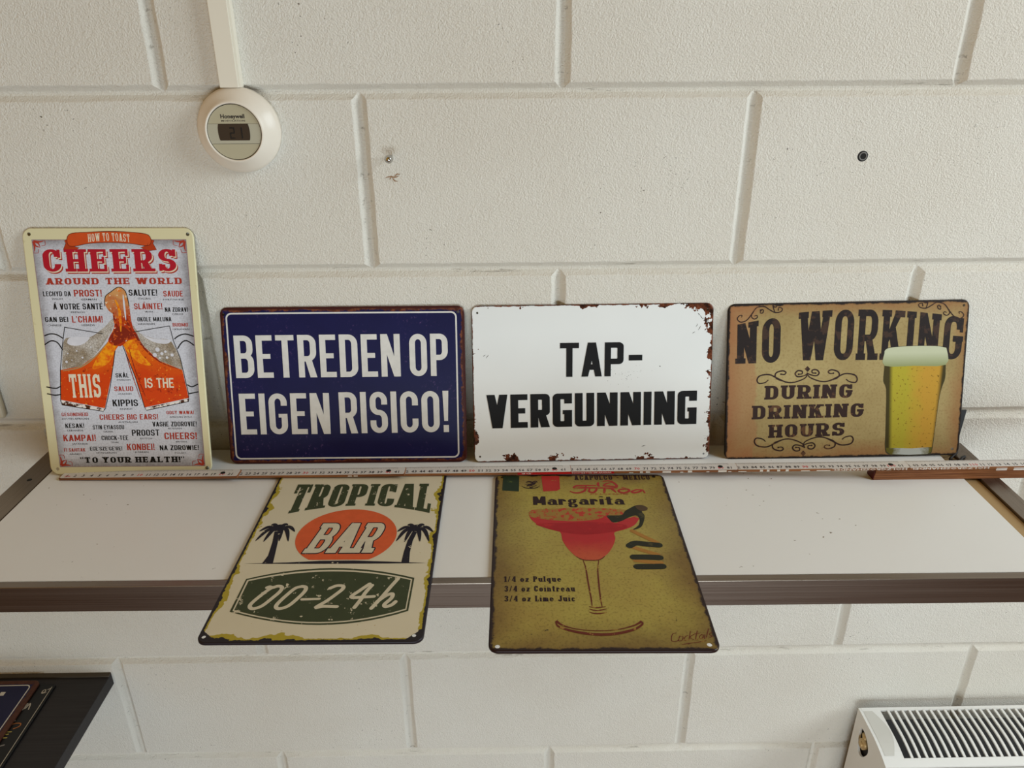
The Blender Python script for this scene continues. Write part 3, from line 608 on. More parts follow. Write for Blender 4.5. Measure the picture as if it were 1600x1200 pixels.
'ch_f5': [(-10.7, 166.0), (3.2, 181.1)],
'ch_f6': [(20.3, 172.7), (28.6, 156.6), (46.5, 138.9), (66.9, 130.3)],
'ch_f7': [(-12.8, 162.2), (-29.6, 145.0), (-47.4, 133.1), (-68.9, 128.6)],
'ch_f8': [(11.3, 156.7), (16.8, 127.5), (27.0, 91.6)],
'ch_f9': [(7.0, 150.6), (11.5, 127.5), (19.6, 93.2)],
'mg_leaf': [(23.6, 205.2), (30.8, 205.8), (40.6, 206.6), (45.2, 214.4), (50.3, 219.0), (58.3, 225.4), (65.7, 226.3), (71.2, 221.1), (69.5, 215.8), (63.8, 213.6), (65.7, 205.0), (62.2, 191.4), (57.5, 182.5), (48.2, 178.2), (56.4, 187.0), (59.0, 198.9), (55.5, 205.6), (46.0, 200.5), (38.2, 194.5), (29.3, 192.4), (26.3, 197.6)],
'mg_leaf2': [(58.3, 225.4), (65.7, 226.3), (71.2, 221.1), (69.5, 215.8), (63.9, 214.2), (59.2, 219.0)]}

# ------------------------------------------------------------------ the wall of painted blocks
ROWS = [-93.5, -73.4, -53.28, -33.12, -13.2, 6.66, 26.52, 46.42, 66.4, 86.3, 106.5, 126.5]
PITCH, BOND = 43.16, {0: -38.12, 1: -60.21}
def build_wall():
    rnd = random.Random(4); mb = MB(); G, D = .78, .72
    for i in range(len(ROWS) - 1):
        z0, z1 = ROWS[i], ROWS[i + 1]; off = BOND[(i + 1) % 2]
        for k in range(-3, 6):
            x0 = off + (k - 1) * PITCH; x1 = x0 + PITCH
            if x1 < -150 or x0 > 160: continue
            def loop(g, jit):
                P = []
                def seg(a, b, n):
                    for j in range(n):
                        t = j / n; P.append([a[0] + (b[0] - a[0]) * t, a[1] + (b[1] - a[1]) * t])
                seg((x0 + g, z0 + g), (x1 - g, z0 + g), 26); seg((x1 - g, z0 + g), (x1 - g, z1 - g), 12)
                seg((x1 - g, z1 - g), (x0 + g, z1 - g), 26); seg((x0 + g, z1 - g), (x0 + g, z0 + g), 12)
                if jit:
                    for p in P: p[0] += rnd.uniform(-jit, jit); p[1] += rnd.uniform(-jit, jit)
                return P
            a, b, c = loop(0, 0), loop(.22, 0), loop(G, .05); n_ = len(a)
            d = [(p[0] + (.1 if p[0] < x0 + G * 1.5 else -.1 if p[0] > x1 - G * 1.5 else 0), p[1] + (.1 if p[1] < z0 + G * 1.5 else -.1 if p[1] > z1 - G * 1.5 else 0)) for p in c]
            vs = [(p[0], 0, p[1]) for p in a] + [(p[0], -.06, p[1]) for p in b] + [(p[0], -D + .05, p[1]) for p in c] + [(p[0], -D, p[1]) for p in d]
            fs = []
            for q in range(3): fs += [[q * n_ + j, q * n_ + (j + 1) % n_, (q + 1) * n_ + (j + 1) % n_, (q + 1) * n_ + j] for j in range(n_)]
            fs.append([3 * n_ + j for j in range(n_)])
            mb.add(vs, fs)
    # mass behind the faces
    xa, xb = -155, 175
    mb.add([(xa, 0, ROWS[0]), (xb, 0, ROWS[0]), (xb, 0, ROWS[-1]), (xa, 0, ROWS[-1]), (xa, 12, ROWS[0]), (xb, 12, ROWS[0]), (xb, 12, ROWS[-1]), (xa, 12, ROWS[-1])],
           [[4, 5, 6, 7][::-1], [0, 4, 7, 3], [1, 2, 6, 5], [3, 7, 6, 2], [0, 1, 5, 4]])
    o = mb.build('wall_back', M['wall']); o.location = (0, 0, Z0); tag(o, kind='structure')
build_wall()
mb = MB(); mb.box(-300, 300, -420, 12, -6, 0); o = mb.build('floor', M['floor']); tag(o, kind='structure')

# ------------------------------------------------------------------ wall shelf: steel frame round a white board
ZS = 3.18
SH = pose(0, 0, 0, math.radians(-.45))
shelf = root('wall_shelf', 'long wall shelf of white board in a brushed steel frame, carrying the tin signs', 'shelf', SH)
mb = MB()
mb.box(-57.5, 53.4, -28.35, -2.1, ZS - 1.6, ZS, .05); mb.build('board', M['melamine'], shelf)
mb = MB(); mb.box(53.4, 55.35, -28.3, -2.1, ZS - 1.7, ZS - .35, .02); mb.build('ledge', M['plywood'], shelf)['label'] = 'bare wooden strip beside the white board'
mb = MB(); mb.box(-60.6, 57.7, -29.35, -28.42, ZS - 3.0, ZS + .02, .06); mb.build('front_rail', M['steel_x'], shelf)
mb = MB(); mb.box(-60.6, -57.62, -28.4, -2.0, ZS - 3.0, ZS + .02, .06); mb.build('side_rail', M['steel_y'], shelf)
mb = MB(); mb.box(55.4, 57.7, -28.4, -2.0, ZS - 3.0, ZS + .02, .06); mb.build('side_rail', M['steel_y'], shelf)
mb = MB(); mb.box(-57.6, 55.4, -2.6, -2.0, ZS - 3.0, ZS - .05, .05); mb.build('rear_rail', M['steel_x'], shelf)
for bx in (-36.0, 34.0):
    mb = MB(); mb.box(bx - 1.2, bx + 1.2, -26, -1.2, ZS - 3.0, ZS - 1.62, .06); mb.box(bx - 1.2, bx + 1.2, -1.7, -.5, -8, ZS - 1.62, .06)
    mb.add([(bx - .3, -1.7, -7.5), (bx + .3, -1.7, -7.5), (bx + .3, -20, ZS - 3), (bx - .3, -20, ZS - 3), (bx + .3, -1.7, ZS - 3), (bx - .3, -1.7, ZS - 3)],
           [[0, 1, 2, 3], [0, 3, 5], [1, 4, 2], [3, 2, 4, 5], [0, 5, 4, 1]])
    mb.build('bracket', M['steel_y'], shelf)
mb = MB(); mb.lathe([(.0, .06), (.22, .05), (.3, .0)], n=20, center=(-59.1, -9.2, ZS + .02)); mb.build('screw_head', M['dark'], shelf)

# ------------------------------------------------------------------ tin signs
def plate_matrix(x, y, z, yaw, lean, roll):
    ux = Vector((math.cos(yaw), math.sin(yaw), 0)); n_ = Vector((-math.sin(yaw), math.cos(yaw), 0))
    uy = Vector((0, 0, 1)) * math.cos(lean) + n_ * math.sin(lean)
    ex = ux * math.cos(roll) + uy * math.sin(roll); ey = uy * math.cos(roll) - ux * math.sin(roll)
    mt = Matrix((ex, ey, ex.cross(ey))).transposed().to_4x4(); mt.translation = V(x, y, z); return mt
def rounded(x0, y0, x1, y1, r, n=8):
    o = []
    for k in range(4): o += corner(x0, y0, x1, y1, r, r, k, False, n)
    return o
def circle(cx, cy, r, n=16):
    return [(cx + r * math.cos(2 * math.pi * j / n), cy + r * math.sin(2 * math.pi * j / n)) for j in range(n)]
def tin_plate(w, h, holes, mat, parent, r=8.5, hr=2.0):
    """pressed sheet: flat face with punched holes, edge rolled 3 mm to the back"""
    mb = MB(.001); hs = [circle(a, b, hr) for a, b in holes]
    def rim(i): return rounded(-w / 2 + i, i, w / 2 - i, h - i, r - i)
    mb.poly([rim(1.0)] + hs, 0.0); n0 = rim(1.0); k = len(n0)
    rings = [(1.0, 0.0), (.35, -.25), (0, -.9), (0, -3.0), (.45, -3.0), (.45, -1.0), (1.0, -.5)]
    vs = [(p[0], p[1], z) for i, z in rings for p in rim(i)]
    mb.add(vs, [[q * k + j, (q + 1) * k + j, (q + 1) * k + (j + 1) % k, q * k + (j + 1) % k] for q in range(len(rings) - 1) for j in range(k)], 0, True)
    b = MB(.001); b.poly([rim(1.0)] + hs, -.5); mb.add(b.v, [f[::-1] for f in b.f])
    for c in hs:
        n_ = len(c); mb.add([(p[0], p[1], 0) for p in c] + [(p[0], p[1], -.5) for p in c], [[i, (i + 1) % n_, (i + 1) % n_ + n_, i + n_] for i in range(n_)])
    return mb.build('plate', mat, parent)
def edge_distance(n, w, h, y0=0.0):
    X = n.xyz(); ax = n.math('ABSOLUTE', X[0])
    return n.math('MINIMUM', n.math('SUBTRACT', w / 2, ax), n.math('MINIMUM', n.math('SUBTRACT', X[1], y0), n.math('SUBTRACT', y0 + h, X[1])))
def centred(n, scale, detail=4, rough=.6):
    return n.math('SUBTRACT', n.noise(scale, detail, rough), .5)

def sign(label, mat4, w, h, holes, mat, r=8.5, hr=2.0):
    o = root('tin_sign', label, 'sign', mat4); tin_plate(w, h, holes, mat, o, r, hr); return o
def lettering(parent, label, jobs, mats, name='lettering'):
    mb = MB(.001)
    for j in jobs: j(mb)
    o = mb.build(name, mats, parent)
    if label: o['label'] = label
    return o

# ---- toast sign -----------------------------------------------------
n = N('toast_sign_enamel', .32)
n.color(n.mix(n.math('MULTIPLY', n.step(n.noise(55, 4), .66, .72), .6), rgb(216, 209, 170), rgb(180, 165, 120)))
m_cream = n.m
n = N('toast_print_ground', .38); d = edge_distance(n, .1765, .272, .0097)
g = n.step(n.math('ADD', d, n.math('MULTIPLY', centred(n, 70, 6, .75), .02)), .013, .0)
col = n.mix(n.step(n.noise(500, 2), .45, .65), rgb(205, 207, 216), rgb(188, 189, 198))
n.color(n.mix(n.math('MULTIPLY', g, .62), col, rgb(84, 72, 68))); m_ground = n.m
red = ink('crimson_ink', rgb(186, 24, 46)); red2 = ink('brick_red_ink', rgb(178, 60, 44), rgb(205, 190, 180), .30, 420)
orange = ink('orange_ink', rgb(214, 84, 34)); black = ink('black_ink', rgb(12, 11, 12)); white = ink('cream_ink', rgb(238, 226, 200))
rust_or = ink('burnt_orange_ink', rgb(196, 84, 42), rgb(214, 120, 60), .38, 150)
n = N('beer_print', .34)
k1 = n.noise(120, 5, .7); Y = n.xyz()[1]
col = n.mix(n.step(n.math('ADD', Y, n.math('MULTIPLY', centred(n, 60), .05)), .12, .165), rgb(206, 66, 18), rgb(228, 112, 22))
col = n.mix(n.step(k1, .56, .66), col, rgb(150, 36, 14)); col = n.mix(n.step(n.noise(230, 3), .63, .70), col, rgb(244, 160, 52)); n.color(col); m_beer = n.m
n = N('beer_glow_print', .34); n.color(n.mix(n.step(n.noise(170, 4, .7), .42, .62), rgb(242, 158, 26), rgb(222, 98, 22))); m_beer2 = n.m
n = N('splash_print', .34); k1 = n.noise(90, 5, .7)
col = n.mix(n.step(n.math('ADD', Y if False else n.xyz()[1], n.math('MULTIPLY', centred(n, 110), .06)), .188, .222), rgb(176, 52, 20), rgb(206, 152, 96))
col = n.mix(n.step(k1, .55, .63), col, rgb(226, 120, 36)); col = n.mix(n.step(n.noise(260, 3), .62, .68), col, rgb(238, 222, 190)); n.color(col); m_splash = n.m
n = N('foam_print', .4); v_ = n.voronoi(400, 'DISTANCE_TO_EDGE')
col = n.mix(n.step(n.noise(45, 4), .38, .62), rgb(196, 190, 182), rgb(150, 134, 112)); n.color(n.mix(n.math('MULTIPLY', n.step(v_, .12, .02), .6), col, rgb(98, 84, 66))); m_foam = n.m
n = N('glass_foot_print', .4); n.color(n.mix(n.step(n.noise(120, 4, .7), .47, .53), rgb(226, 220, 214), rgb(74, 40, 26))); m_foot = n.m
glint = ink('pale_glass_ink', rgb(226, 226, 234))

t = sign('cream tin sign headed CHEERS AROUND THE WORLD with two clashing beer mugs', plate_matrix(-47.2255, -7.8419, ZS + .1, .0073, .232, -.0082), 195.0, 294.8,
         [(-89.4, 288.1), (91.2, 287.6), (-88.8, 7.4), (92.0, 7.4)], m_cream, 11, 2.1)
def inset(P, k):
    cx = sum(p[0] for p in P) / 4; cy = sum(p[1] for p in P) / 4
    return [(p[0] - math.copysign(k, p[0] - cx), p[1] - math.copysign(k, p[1] - cy)) for p in P]
F = ART['ch_frame']
lettering(t, None, [lambda b: b.poly([F], .08)], m_ground, 'printed_panel')
def frame_art(b):
    b.poly([inset(F, -.5), inset(F, .7)], .14)
    for sx, P in ((1, F[0]), (-1, F[1]), (-1, F[2]), (1, F[3])):
        sy = 1 if P[1] < 100 else -1
        for pts in ([(2, 2), (7, 4), (9, 9)], [(2, 2), (4, 7), (9, 9)], [(2, 2), (2.6, 9), (1.5, 14)], [(2, 2), (9, 2.6), (14, 1.5)]):
            b.stroke([(P[0] + sx * x, P[1] + sy * y) for x, y in pts], (2.6, 1.8, .3), .14, sm=4)
        b.stroke([(P[0] + sx * x, P[1] + sy * y) for x, y in ((1, 15), (6, 15), (7, 11))], .6, .14, sm=4); b.stroke([(P[0] + sx * x, P[1] + sy * y) for x, y in ((15, 1), (15, 6), (11, 7))], .6, .14, sm=4)
lettering(t, 'red border with fan ornaments in the corners', [frame_art], red2, 'border')
mug = MB(.001)
for a in ('baseL', 'baseR'): mug.poly([ART[a]], .10, 4)
for a in ('foamL', 'foamR'): mug.poly([curve(ART[a], 4, True)], .11, 2)
for a in ('glintL', 'glintR'): mug.poly([curve(ART[a], 4, True)], .12, 5)
for a in ('liqL', 'liqR'): mug.poly([ART[a]], .13, 0)
for a in ('yelL', 'yelR'): mug.poly([curve(ART[a], 4, True)], .15, 1)
mug.poly([curve(ART['splash'], 4, True)], .17, 3); mug.poly([curve(ART['spdark'], 4, True)], .19, 6)
for q, wd, mi in (('f1', (1.2, 3.0, .6), 1), ('f2', (.8, 2.2, .4), 5), ('f3', (.6, 2.6, .6), 6), ('f4', (.6, 2.6, .6), 6), ('f5', (.5, 2.6, .5), 6), ('f6', (3.0, 1.8, .4), 6), ('f7', (.5, 1.6, .8), 8), ('f8', (.5, 1.0, .4), 6), ('f9', (.5, 1.0, .4), 6)): mug.stroke(ART['ch_' + q], wd, .2, mi, sm=5)
for i, (a, b_) in enumerate(ART['ch_bub']):
    mug.poly([circle(a, b_, (2.6, 1.9, 1.5, 1.2, 1.6)[i % 5] * (.6 if i > 6 else 1), 12)], .195, 5)
for i in range(1, 14): mug.stroke(ART['ch_s%d' % i], .8 if i not in (3, 4, 5, 6, 9, 10, 11, 12) else 1.35, .21, 7, sm=3 if i in (3, 4, 5, 6, 9, 10, 11, 12, 13) else 0)
mug.build('mug_picture', [m_beer, m_beer2, m_foam, m_splash, m_foot, glint, ink('dark_amber_ink', rgb(140, 38, 16), rgb(206, 90, 30), .42, 170), black, ink('tan_froth_ink', rgb(176, 146, 100))], t)['label'] = 'two clashing mugs of orange beer'
def banner(b):
    for a in ('ch_tail1', 'ch_tail2'): b.poly([ART[a]], .20, 1); b.stroke(ART[a], .5, .215, 2, closed=True)
    b.poly([curve(ART['ch_ban'], 5, True)], .23, 0); b.stroke(curve(ART['ch_ban'], 5, True), .6, .24, 2, closed=True)
lettering(t, 'orange ribbon banner', [banner], [orange, ink('dark_orange_ink', rgb(188, 62, 24)), ink('brown_ink', rgb(110, 34, 16))], 'banner')
arch = lambda x, y: (x, y + 1.6 - (x / 25) ** 2 * 1.6)
lettering(t, None, [lambda b: write(b, HEAD['how'], dict(SLAB, w=.5, s=.15, t=.1, e=.05, et=.06, gap=.1), .3, warp=arch)], white)
CH = dict(w=.56, s=.2, t=.12, r=.3, e=.075, et=.13, gap=.05)
lettering(t, 'crimson lettering with a drop shadow', [lambda b: write(b, HEAD['cheers'], CH, .16, 1, shift=(2.0, -2.6)), lambda b: write(b, HEAD['cheers'], CH, .20, 2, shift=(1.0, -1.3)), lambda b: write(b, HEAD['cheers'], CH, .25, 0)], [red, red2, white])
lettering(t, None, [lambda b: write(b, HEAD['around'], dict(SLAB, w=.8, s=.27, t=.16, r=.34, e=.09, et=.15, gap=.07, sp=.5), .16)], red2)
for it, cl, cap in TOASTS:
    def job(b, it=it, cap=cap):
        write(b, it, dict(GOTHIC, s=.15, t=.135, gap=.09), .16, 0)
        b.text(cap[0], cap[1], cap[2], cap[3], cap[5] * .85, .16, 1, .006, res=1)
    lettering(t, None, [job], [black if cl == 'k' else red2, black], 'toast_phrase')
lettering(t, None, [lambda b: write(b, HEAD['this'], dict(GOTHIC, s=.15, e=.03, et=.08), .24)], white)
lettering(t, None, [lambda b: write(b, HEAD['isthe'], dict(GOTHIC, s=.13), .24)], white)
lettering(t, None, [lambda b: write(b, HEAD['health'], dict(SLAB, w=.78, s=.28, t=.16, r=.36, e=.1, et=.15, gap=.06, sp=.35), .16)], black)
mb = MB(.001); mb.lathe([(0, .9), (1.2, .8), (2.0, .3), (2.2, 0)], n=20, center=(92.0, 7.4, 0)); mb.build('rivet', plain('grey_rivet', rgb(120, 122, 112), .4, .6), t)

# ---- navy sign ------------------------------------------------------
n = N('navy_enamel_rusted_rim', .34); d = edge_distance(n, .2948, .1950)
base = n.mix(n.noise(20, 4), rgb(14, 17, 58), rgb(22, 25, 78))
scr = n.math('MULTIPLY', n.step(n.noise(1.0, 5, .7, n.scale(260, 190, 1)), .58, .7), n.step(n.noise(17, 3), .48, .62))
base = n.mix(n.math('MULTIPLY', scr, .7), base, rgb(104, 78, 128))
k = n.math('ADD', d, n.math('MULTIPLY', centred(n, 46, 6, .75), .017))
rust = n.mix(n.step(n.noise(150, 4, .7), .42, .6), rgb(66, 30, 24), rgb(120, 68, 44))
col = n.mix(n.step(k, .0052, .0040), base, rust); col = n.mix(n.step(n.math('ADD', d, n.math('MULTIPLY', centred(n, 30), .008)), .0034, .0022), col, rgb(62, 22, 20)); n.color(col); m_navy = n.m
t = sign('navy blue tin sign reading BETREDEN OP EIGEN RISICO! with rusty rim', plate_matrix(-21.1221, -5.7946, ZS + .1, -.0073, .2452, 0), 294.8, 195.0, [(-142.9, 186.8), (139.6, 187.7)], m_navy, 9, 1.6)
paint = ink('white_paint', rgb(228, 226, 220))
lettering(t, None, [lambda b: b.poly([rounded(-140.6, 5.8, 138.2, 188.6, 7), rounded(-138.7, 7.7, 136.3, 186.7, 5.4)], .14)], paint, 'border')
BT = dict(w=.44, s=.145, t=.125, r=.22, gap=.088)
for a in ('bet1', 'bet2', 'bet3', 'bet4'):
    lettering(t, None, [lambda b: write(b, HEAD[a], BT, .35, thick=.35)], paint)

# ---- white sign -----------------------------------------------------
n = N('white_enamel_chipped_rim', .16); d = edge_distance(n, .2948, .1950)
c1 = n.math('MULTIPLY', n.step(n.noise(24, 5, .68), .53, .74), .021)
k = n.math('SUBTRACT', d, n.math('ADD', c1, n.math('MULTIPLY', centred(n, 120, 4), .004)))
X = n.xyz(); lowb = n.step(X[1], .06, .0); 
rust = n.mix(n.step(n.noise(120, 4, .7), .4, .6), rgb(42, 26, 22), rgb(112, 62, 42))
col = n.mix(n.step(k, .0016, .0010), n.mix(n.noise(8, 2), rgb(222, 225, 224), rgb(232, 234, 232)), rust); n.color(col); m_white = n.m
t = sign('white tin sign reading TAP-VERGUNNING in black with chipped rusty edges', plate_matrix(9.2717, -5.9379, ZS + .1, .0089, .2582, 0), 294.8, 195.0, [(-140.2, 186.3), (140.0, 186.9), (-140.0, 7.3), (140.2, 6.2)], m_white, 9, 1.3)
TP = dict(w=.56, s=.21, t=.17, r=.13, gap=.075, sq=1)
lettering(t, None, [lambda b: write(b, HEAD['tap1'], dict(TP, w=.5, s=.165, t=.16, gap=.07), .35, thick=.35), lambda b: b.poly(rect(44.4, 125.7, 61, 132.5), .35, thick=.35)], black)
lettering(t, None, [lambda b: write(b, HEAD['tap2'], dict(TP, w=.50, s=.20), .35, thick=.35)], black)
def scratches(b):
    rnd = random.Random(8)
    for x, y, dx, dy in ((128, 183, 3, -3), (131, 180, 4, -5), (135, 177, 5, -6), (126, 166, 2, 4), (129, 162, 3, 5), (122, 158, 3, 2), (140, 172, 1.5, 3), (-134, 133, 3, 2), (-130, 131, 3, 4), (62, 17, 5, 1.5)):
        b.stroke([(x, y), (x + dx * .5 + rnd.uniform(-.6, .6), y + dy * .5), (x + dx, y + dy)], (.15, rnd.uniform(.5, .9), .15), .12)
    for i in range(46):
        x, y = rnd.gauss(42, 14), rnd.gauss(108, 5); b.poly([circle(x, y, rnd.uniform(.12, .4), 6)], .12)
    b.poly([circle(83, 118, .7, 8)], .12)
lettering(t, 'dark scratches and specks', [scratches], ink('dark_scratch', rgb(52, 46, 44)), 'scratches')

# ---- tan sign -------------------------------------------------------
n = N('parchment_print_dark_rim', .42); d = edge_distance(n, .2948, .1950); X = n.xyz()
col = n.mix(n.step(n.noise(14, 4), .35, .65), rgb(170, 152, 104), rgb(152, 132, 86)); col = n.mix(n.math('MULTIPLY', n.step(n.noise(340, 2), .5, .7), .35), col, rgb(120, 92, 54))
wv = n.math('ADD', d, n.math('MULTIPLY', centred(n, 14, 5, .65), .05)); col = n.mix(n.math('MULTIPLY', n.step(wv, .022, .002), .7), col, rgb(138, 88, 50))
st_ = n.math('SUBTRACT', n.math('ADD', X[0], .147), n.math('MULTIPLY', n.noise(16, 4), .05)); col = n.mix(n.math('MULTIPLY', n.step(st_, .012, .009), .45), col, rgb(160, 104, 70))
k = n.math('ADD', d, n.math('MULTIPLY', centred(n, 90, 5, .7), .007)); col = n.mix(n.step(k, .0036, .0020), col, rgb(34, 27, 25)); n.color(col); m_tan = n.m
t = sign('tan tin sign reading NO WORKING DURING DRINKING HOURS beside a beer glass', plate_matrix(40.6654, -6.002, ZS + .1, -.007, .2636, .0119), 294.8, 195.0, [(140.2, 188.0), (138.9, 8.0)], m_tan, 9, 1.7)
sepia = ink('sepia_black_ink', rgb(38, 29, 27), rgb(62, 44, 34), .45, 60); sepia2 = ink('worn_sepia_ink', rgb(52, 33, 28), rgb(90, 60, 40), .42, 50)
def nwarp(x, y):
    f = (62 - 11.5 * ((x - 12) / 135) ** 2) / 60.0
    return (x, 122.5 + (y - 122.5) * f)
NW = dict(w=.52, s=.19, t=.13, r=.26, e=.045, et=.13, gap=.06)
def scaled(it, h): return it[:5] + (h,)
lettering(t, None, [lambda b: write(b, scaled(HEAD['nw1'], 60), dict(NW, w=.5), .16, warp=nwarp), lambda b: write(b, scaled(HEAD['nw2'], 60), dict(NW, w=.56), .16, warp=nwarp)], sepia)
for a in ('nw3', 'nw4', 'nw5'):
    lettering(t, None, [lambda b: write(b, HEAD[a], dict(SLAB, w=.78, s=.29, t=.17, r=.36, e=.07, et=.15, gap=.07), .16)], sepia2)
def scrolls(b, keys, wd=1.5, dots=True):
    for k in keys:
        P = ART['nw_' + k]; b.stroke(P, (wd * .8, wd * 1.15, wd * .8), .16, sm=5)
        e = P[0] if k[0] in 'tuvw' else P[-1]
        if dots and k[1] != 'a' or k[0] in 'ce': b.poly([circle(e[0], e[1], wd * .75, 10)], .16)
lettering(t, None, [lambda b: scrolls(b, ['ta', 'tb', 'tc', 'ua', 'ub', 'uc']), lambda b: b.poly([ART['nw_d1']], .16)], sepia2, 'flourish')
lettering(t, None, [lambda b: scrolls(b, ['va', 'vb', 'vc', 'wa', 'wb', 'wc']), lambda b: b.poly([ART['nw_d2']], .16)], sepia2, 'flourish')
lettering(t, None, [lambda b: scrolls(b, ['ca', 'cb', 'cc', 'cd'], 1.15)], sepia2, 'flourish')
lettering(t, None, [lambda b: scrolls(b, ['ea', 'eb', 'ec', 'ed'], 1.15)], sepia2, 'flourish')
n = N('lager_print', .36); X = n.xyz(); gx = n.math('SUBTRACT', X[0], .087)
col = n.mix(n.step(n.math('ADD', gx, n.math('MULTIPLY', centred(n, 40), .03)), -.012, .012), rgb(168, 156, 50), rgb(184, 142, 54))
col = n.mix(n.step(n.noise(300, 3), .62, .68), col, rgb(116, 88, 26)); ag = n.math('ABSOLUTE', gx); col = n.mix(n.step(n.math('ADD', ag, n.math('MULTIPLY', X[1], -.045)), .0235, .0285), col, rgb(66, 58, 30)); n.color(col); m_lager = n.m
n = N('head_print', .36); n.color(n.mix(n.step(n.xyz()[1], .115, .131), rgb(142, 148, 104), rgb(188, 192, 162))); m_head = n.m
n = N('glass_base_print', .3); gx = n.math('ABSOLUTE', n.math('SUBTRACT', n.xyz()[0], .086)); n.color(n.mix(n.step(n.math('ADD', gx, n.math('MULTIPLY', centred(n, 200), .02)), .012, .024), rgb(178, 182, 176), rgb(98, 92, 40))); m_gb = n.m
lettering(t, 'tall glass of pale beer', [lambda b: b.poly([curve(ART['nw_out'], 3, True)], .17, 3), lambda b: b.poly([ART['nw_beer']], .19, 0), lambda b: b.poly([curve(ART['nw_foam'], 3, True)], .20, 1), lambda b: b.poly([ART['nw_base']], .20, 2)], [m_lager, m_head, m_gb, ink('glass_edge_ink', rgb(70, 66, 40))], 'beer_picture')

# ---- tropical bar sign (lying on the shelf) --------------------------
n = N('tropical_sign_enamel', .36); d = edge_distance(n, .2008, .2970); col = n.mix(n.noise(10, 4), rgb(214, 205, 180), rgb(202, 192, 164)); col = n.mix(n.step(n.noise(300, 2), .73, .76), col, rgb(176, 146, 60))
b1 = n.math('MULTIPLY', n.step(n.noise(30, 3, .6), .46, .74), .011); nz = n.math('MULTIPLY', centred(n, 190, 4, .7), .0035)
col = n.mix(n.step(n.math('SUBTRACT', n.math('ADD', d, nz), b1), .0046, .0042), col, rgb(168, 150, 44))
b2 = n.math('MULTIPLY', n.step(n.noise(30, 3, .6), .52, .78), .007); col = n.mix(n.step(n.math('SUBTRACT', n.math('ADD', d, n.math('MULTIPLY', nz, 1.2)), b2), .0030, .0026), col, rgb(34, 28, 32))
X = n.xyz(); cx = n.math('SUBTRACT', .1004, n.math('ABSOLUTE', X[0])); cc = n.math('ADD', n.math('ADD', cx, X[1]), n.math('MULTIPLY', nz, 2)); col = n.mix(n.step(cc, .0190, .0184), col, rgb(34, 28, 32)); n.color(col); m_trop = n.m
t = sign('cream tin sign reading TROPICAL BAR 00-24h lying flat on the shelf', plate_matrix(-19.1323, -37.3396, ZS + .31, -.0129, math.pi / 2, 0), 200.8, 297.0, [(-95.0, 7.4), (91.8, 7.6), (-93, 290), (93, 290)], m_trop, 9, 1.9)
m_cr = rgb(206, 196, 168); green = ink('dark_green_ink', rgb(62, 70, 44), m_cr, .36, 110); coral = ink('orange_sun_ink', rgb(222, 98, 52), rgb(190, 80, 40), .35, 60); bone = ink('bone_ink', rgb(216, 206, 180)); dk = ink('blue_black_ink', rgb(34, 30, 40), m_cr, .34, 140)
def twarp(x, y):
    f = (y - 198.2) / 63.4; drop = 17.5 * (1 - ((x - 8) / 84) ** 2)
    return (x, 198.2 + drop + f * (63.4 - drop))
lettering(t, None, [lambda b: write(b, ('TROPICAL', -75.5, 198.2, 89, 198.2, 63.4), dict(SLAB, w=.42, s=.185, t=.11, r=.2, e=.035, et=.095, gap=.015), .16, warp=twarp)], green)
lettering(t, 'orange sun disc cut flat below', [lambda b: b.poly([[(3 + 53.2 * math.cos(a), max(116.8, 158 + 50 * math.sin(a))) for a in [j * math.pi / 36 for j in range(72)]]], .14)], coral, 'sun')
BR_ = dict(w=.62, s=.22, t=.15, r=.28, e=.05, et=.15, gap=.0)
def bar(b):
    it = ('BAR', -37.0, 128.0, 35.0, 128.0, 53.0)
    for a in range(12): write(b, it, BR_, .16 + a * .0005, 1, shear=.2, shift=(1.3 * math.cos(a * math.pi / 6), 1.5 * math.sin(a * math.pi / 6)))
    write(b, it, BR_, .22, 0, shear=.2)
lettering(t, 'bone white lettering outlined in black', [bar], [bone, dk])
def palm(b, trunk, cx, cy, lean):
    b.poly([ART[trunk]], .16)
    for ang, ln, dr in ((200, 19, 12), (172, 19, 4), (135, 13, -1), (85, 7, -3), (45, 13, -1), (8, 20, 5), (-18, 18, 14), (222, 12, 12), (-48, 11, 11)):
        a = math.radians(ang); ex, ey = cx + ln * math.cos(a), cy + ln * math.sin(a) * 1.0 - dr
        mx, my = cx + ln * .55 * math.cos(a), cy + ln * .6 * math.sin(a) + 5.5
        P = curve([(cx, cy), (mx, my), (ex, ey)], 7); b.stroke(P, (1.8, 5.0, .3), .16)
lettering(t, None, [lambda b: palm(b, 'tr_pl', -73.6, 168.0, 0)], dk, 'palm_tree'); lettering(t, None, [lambda b: palm(b, 'tr_pr', 75.0, 166.0, 0)], dk, 'palm_tree')
lettering(t, None, [lambda b: b.poly([ART['tr_hor']], .17)], dk, 'horizon_line')
lettering(t, 'dark green lozenge with a double outline', [lambda b: b.poly([ART['tr_bo'], ART['tr_bi']], .15), lambda b: b.poly([ART['tr_bf']], .15)], green, 'badge')
lettering(t, None, [(lambda b, q=q: b.stroke(ART['tr_script_' + q], (4.0 if q != 'dash' else 3.2), .2, sm=6)) for q in ('zero', 'zero2', 'dash', 'two', 'four', 'four2', 'stem', 'bow')], bone)

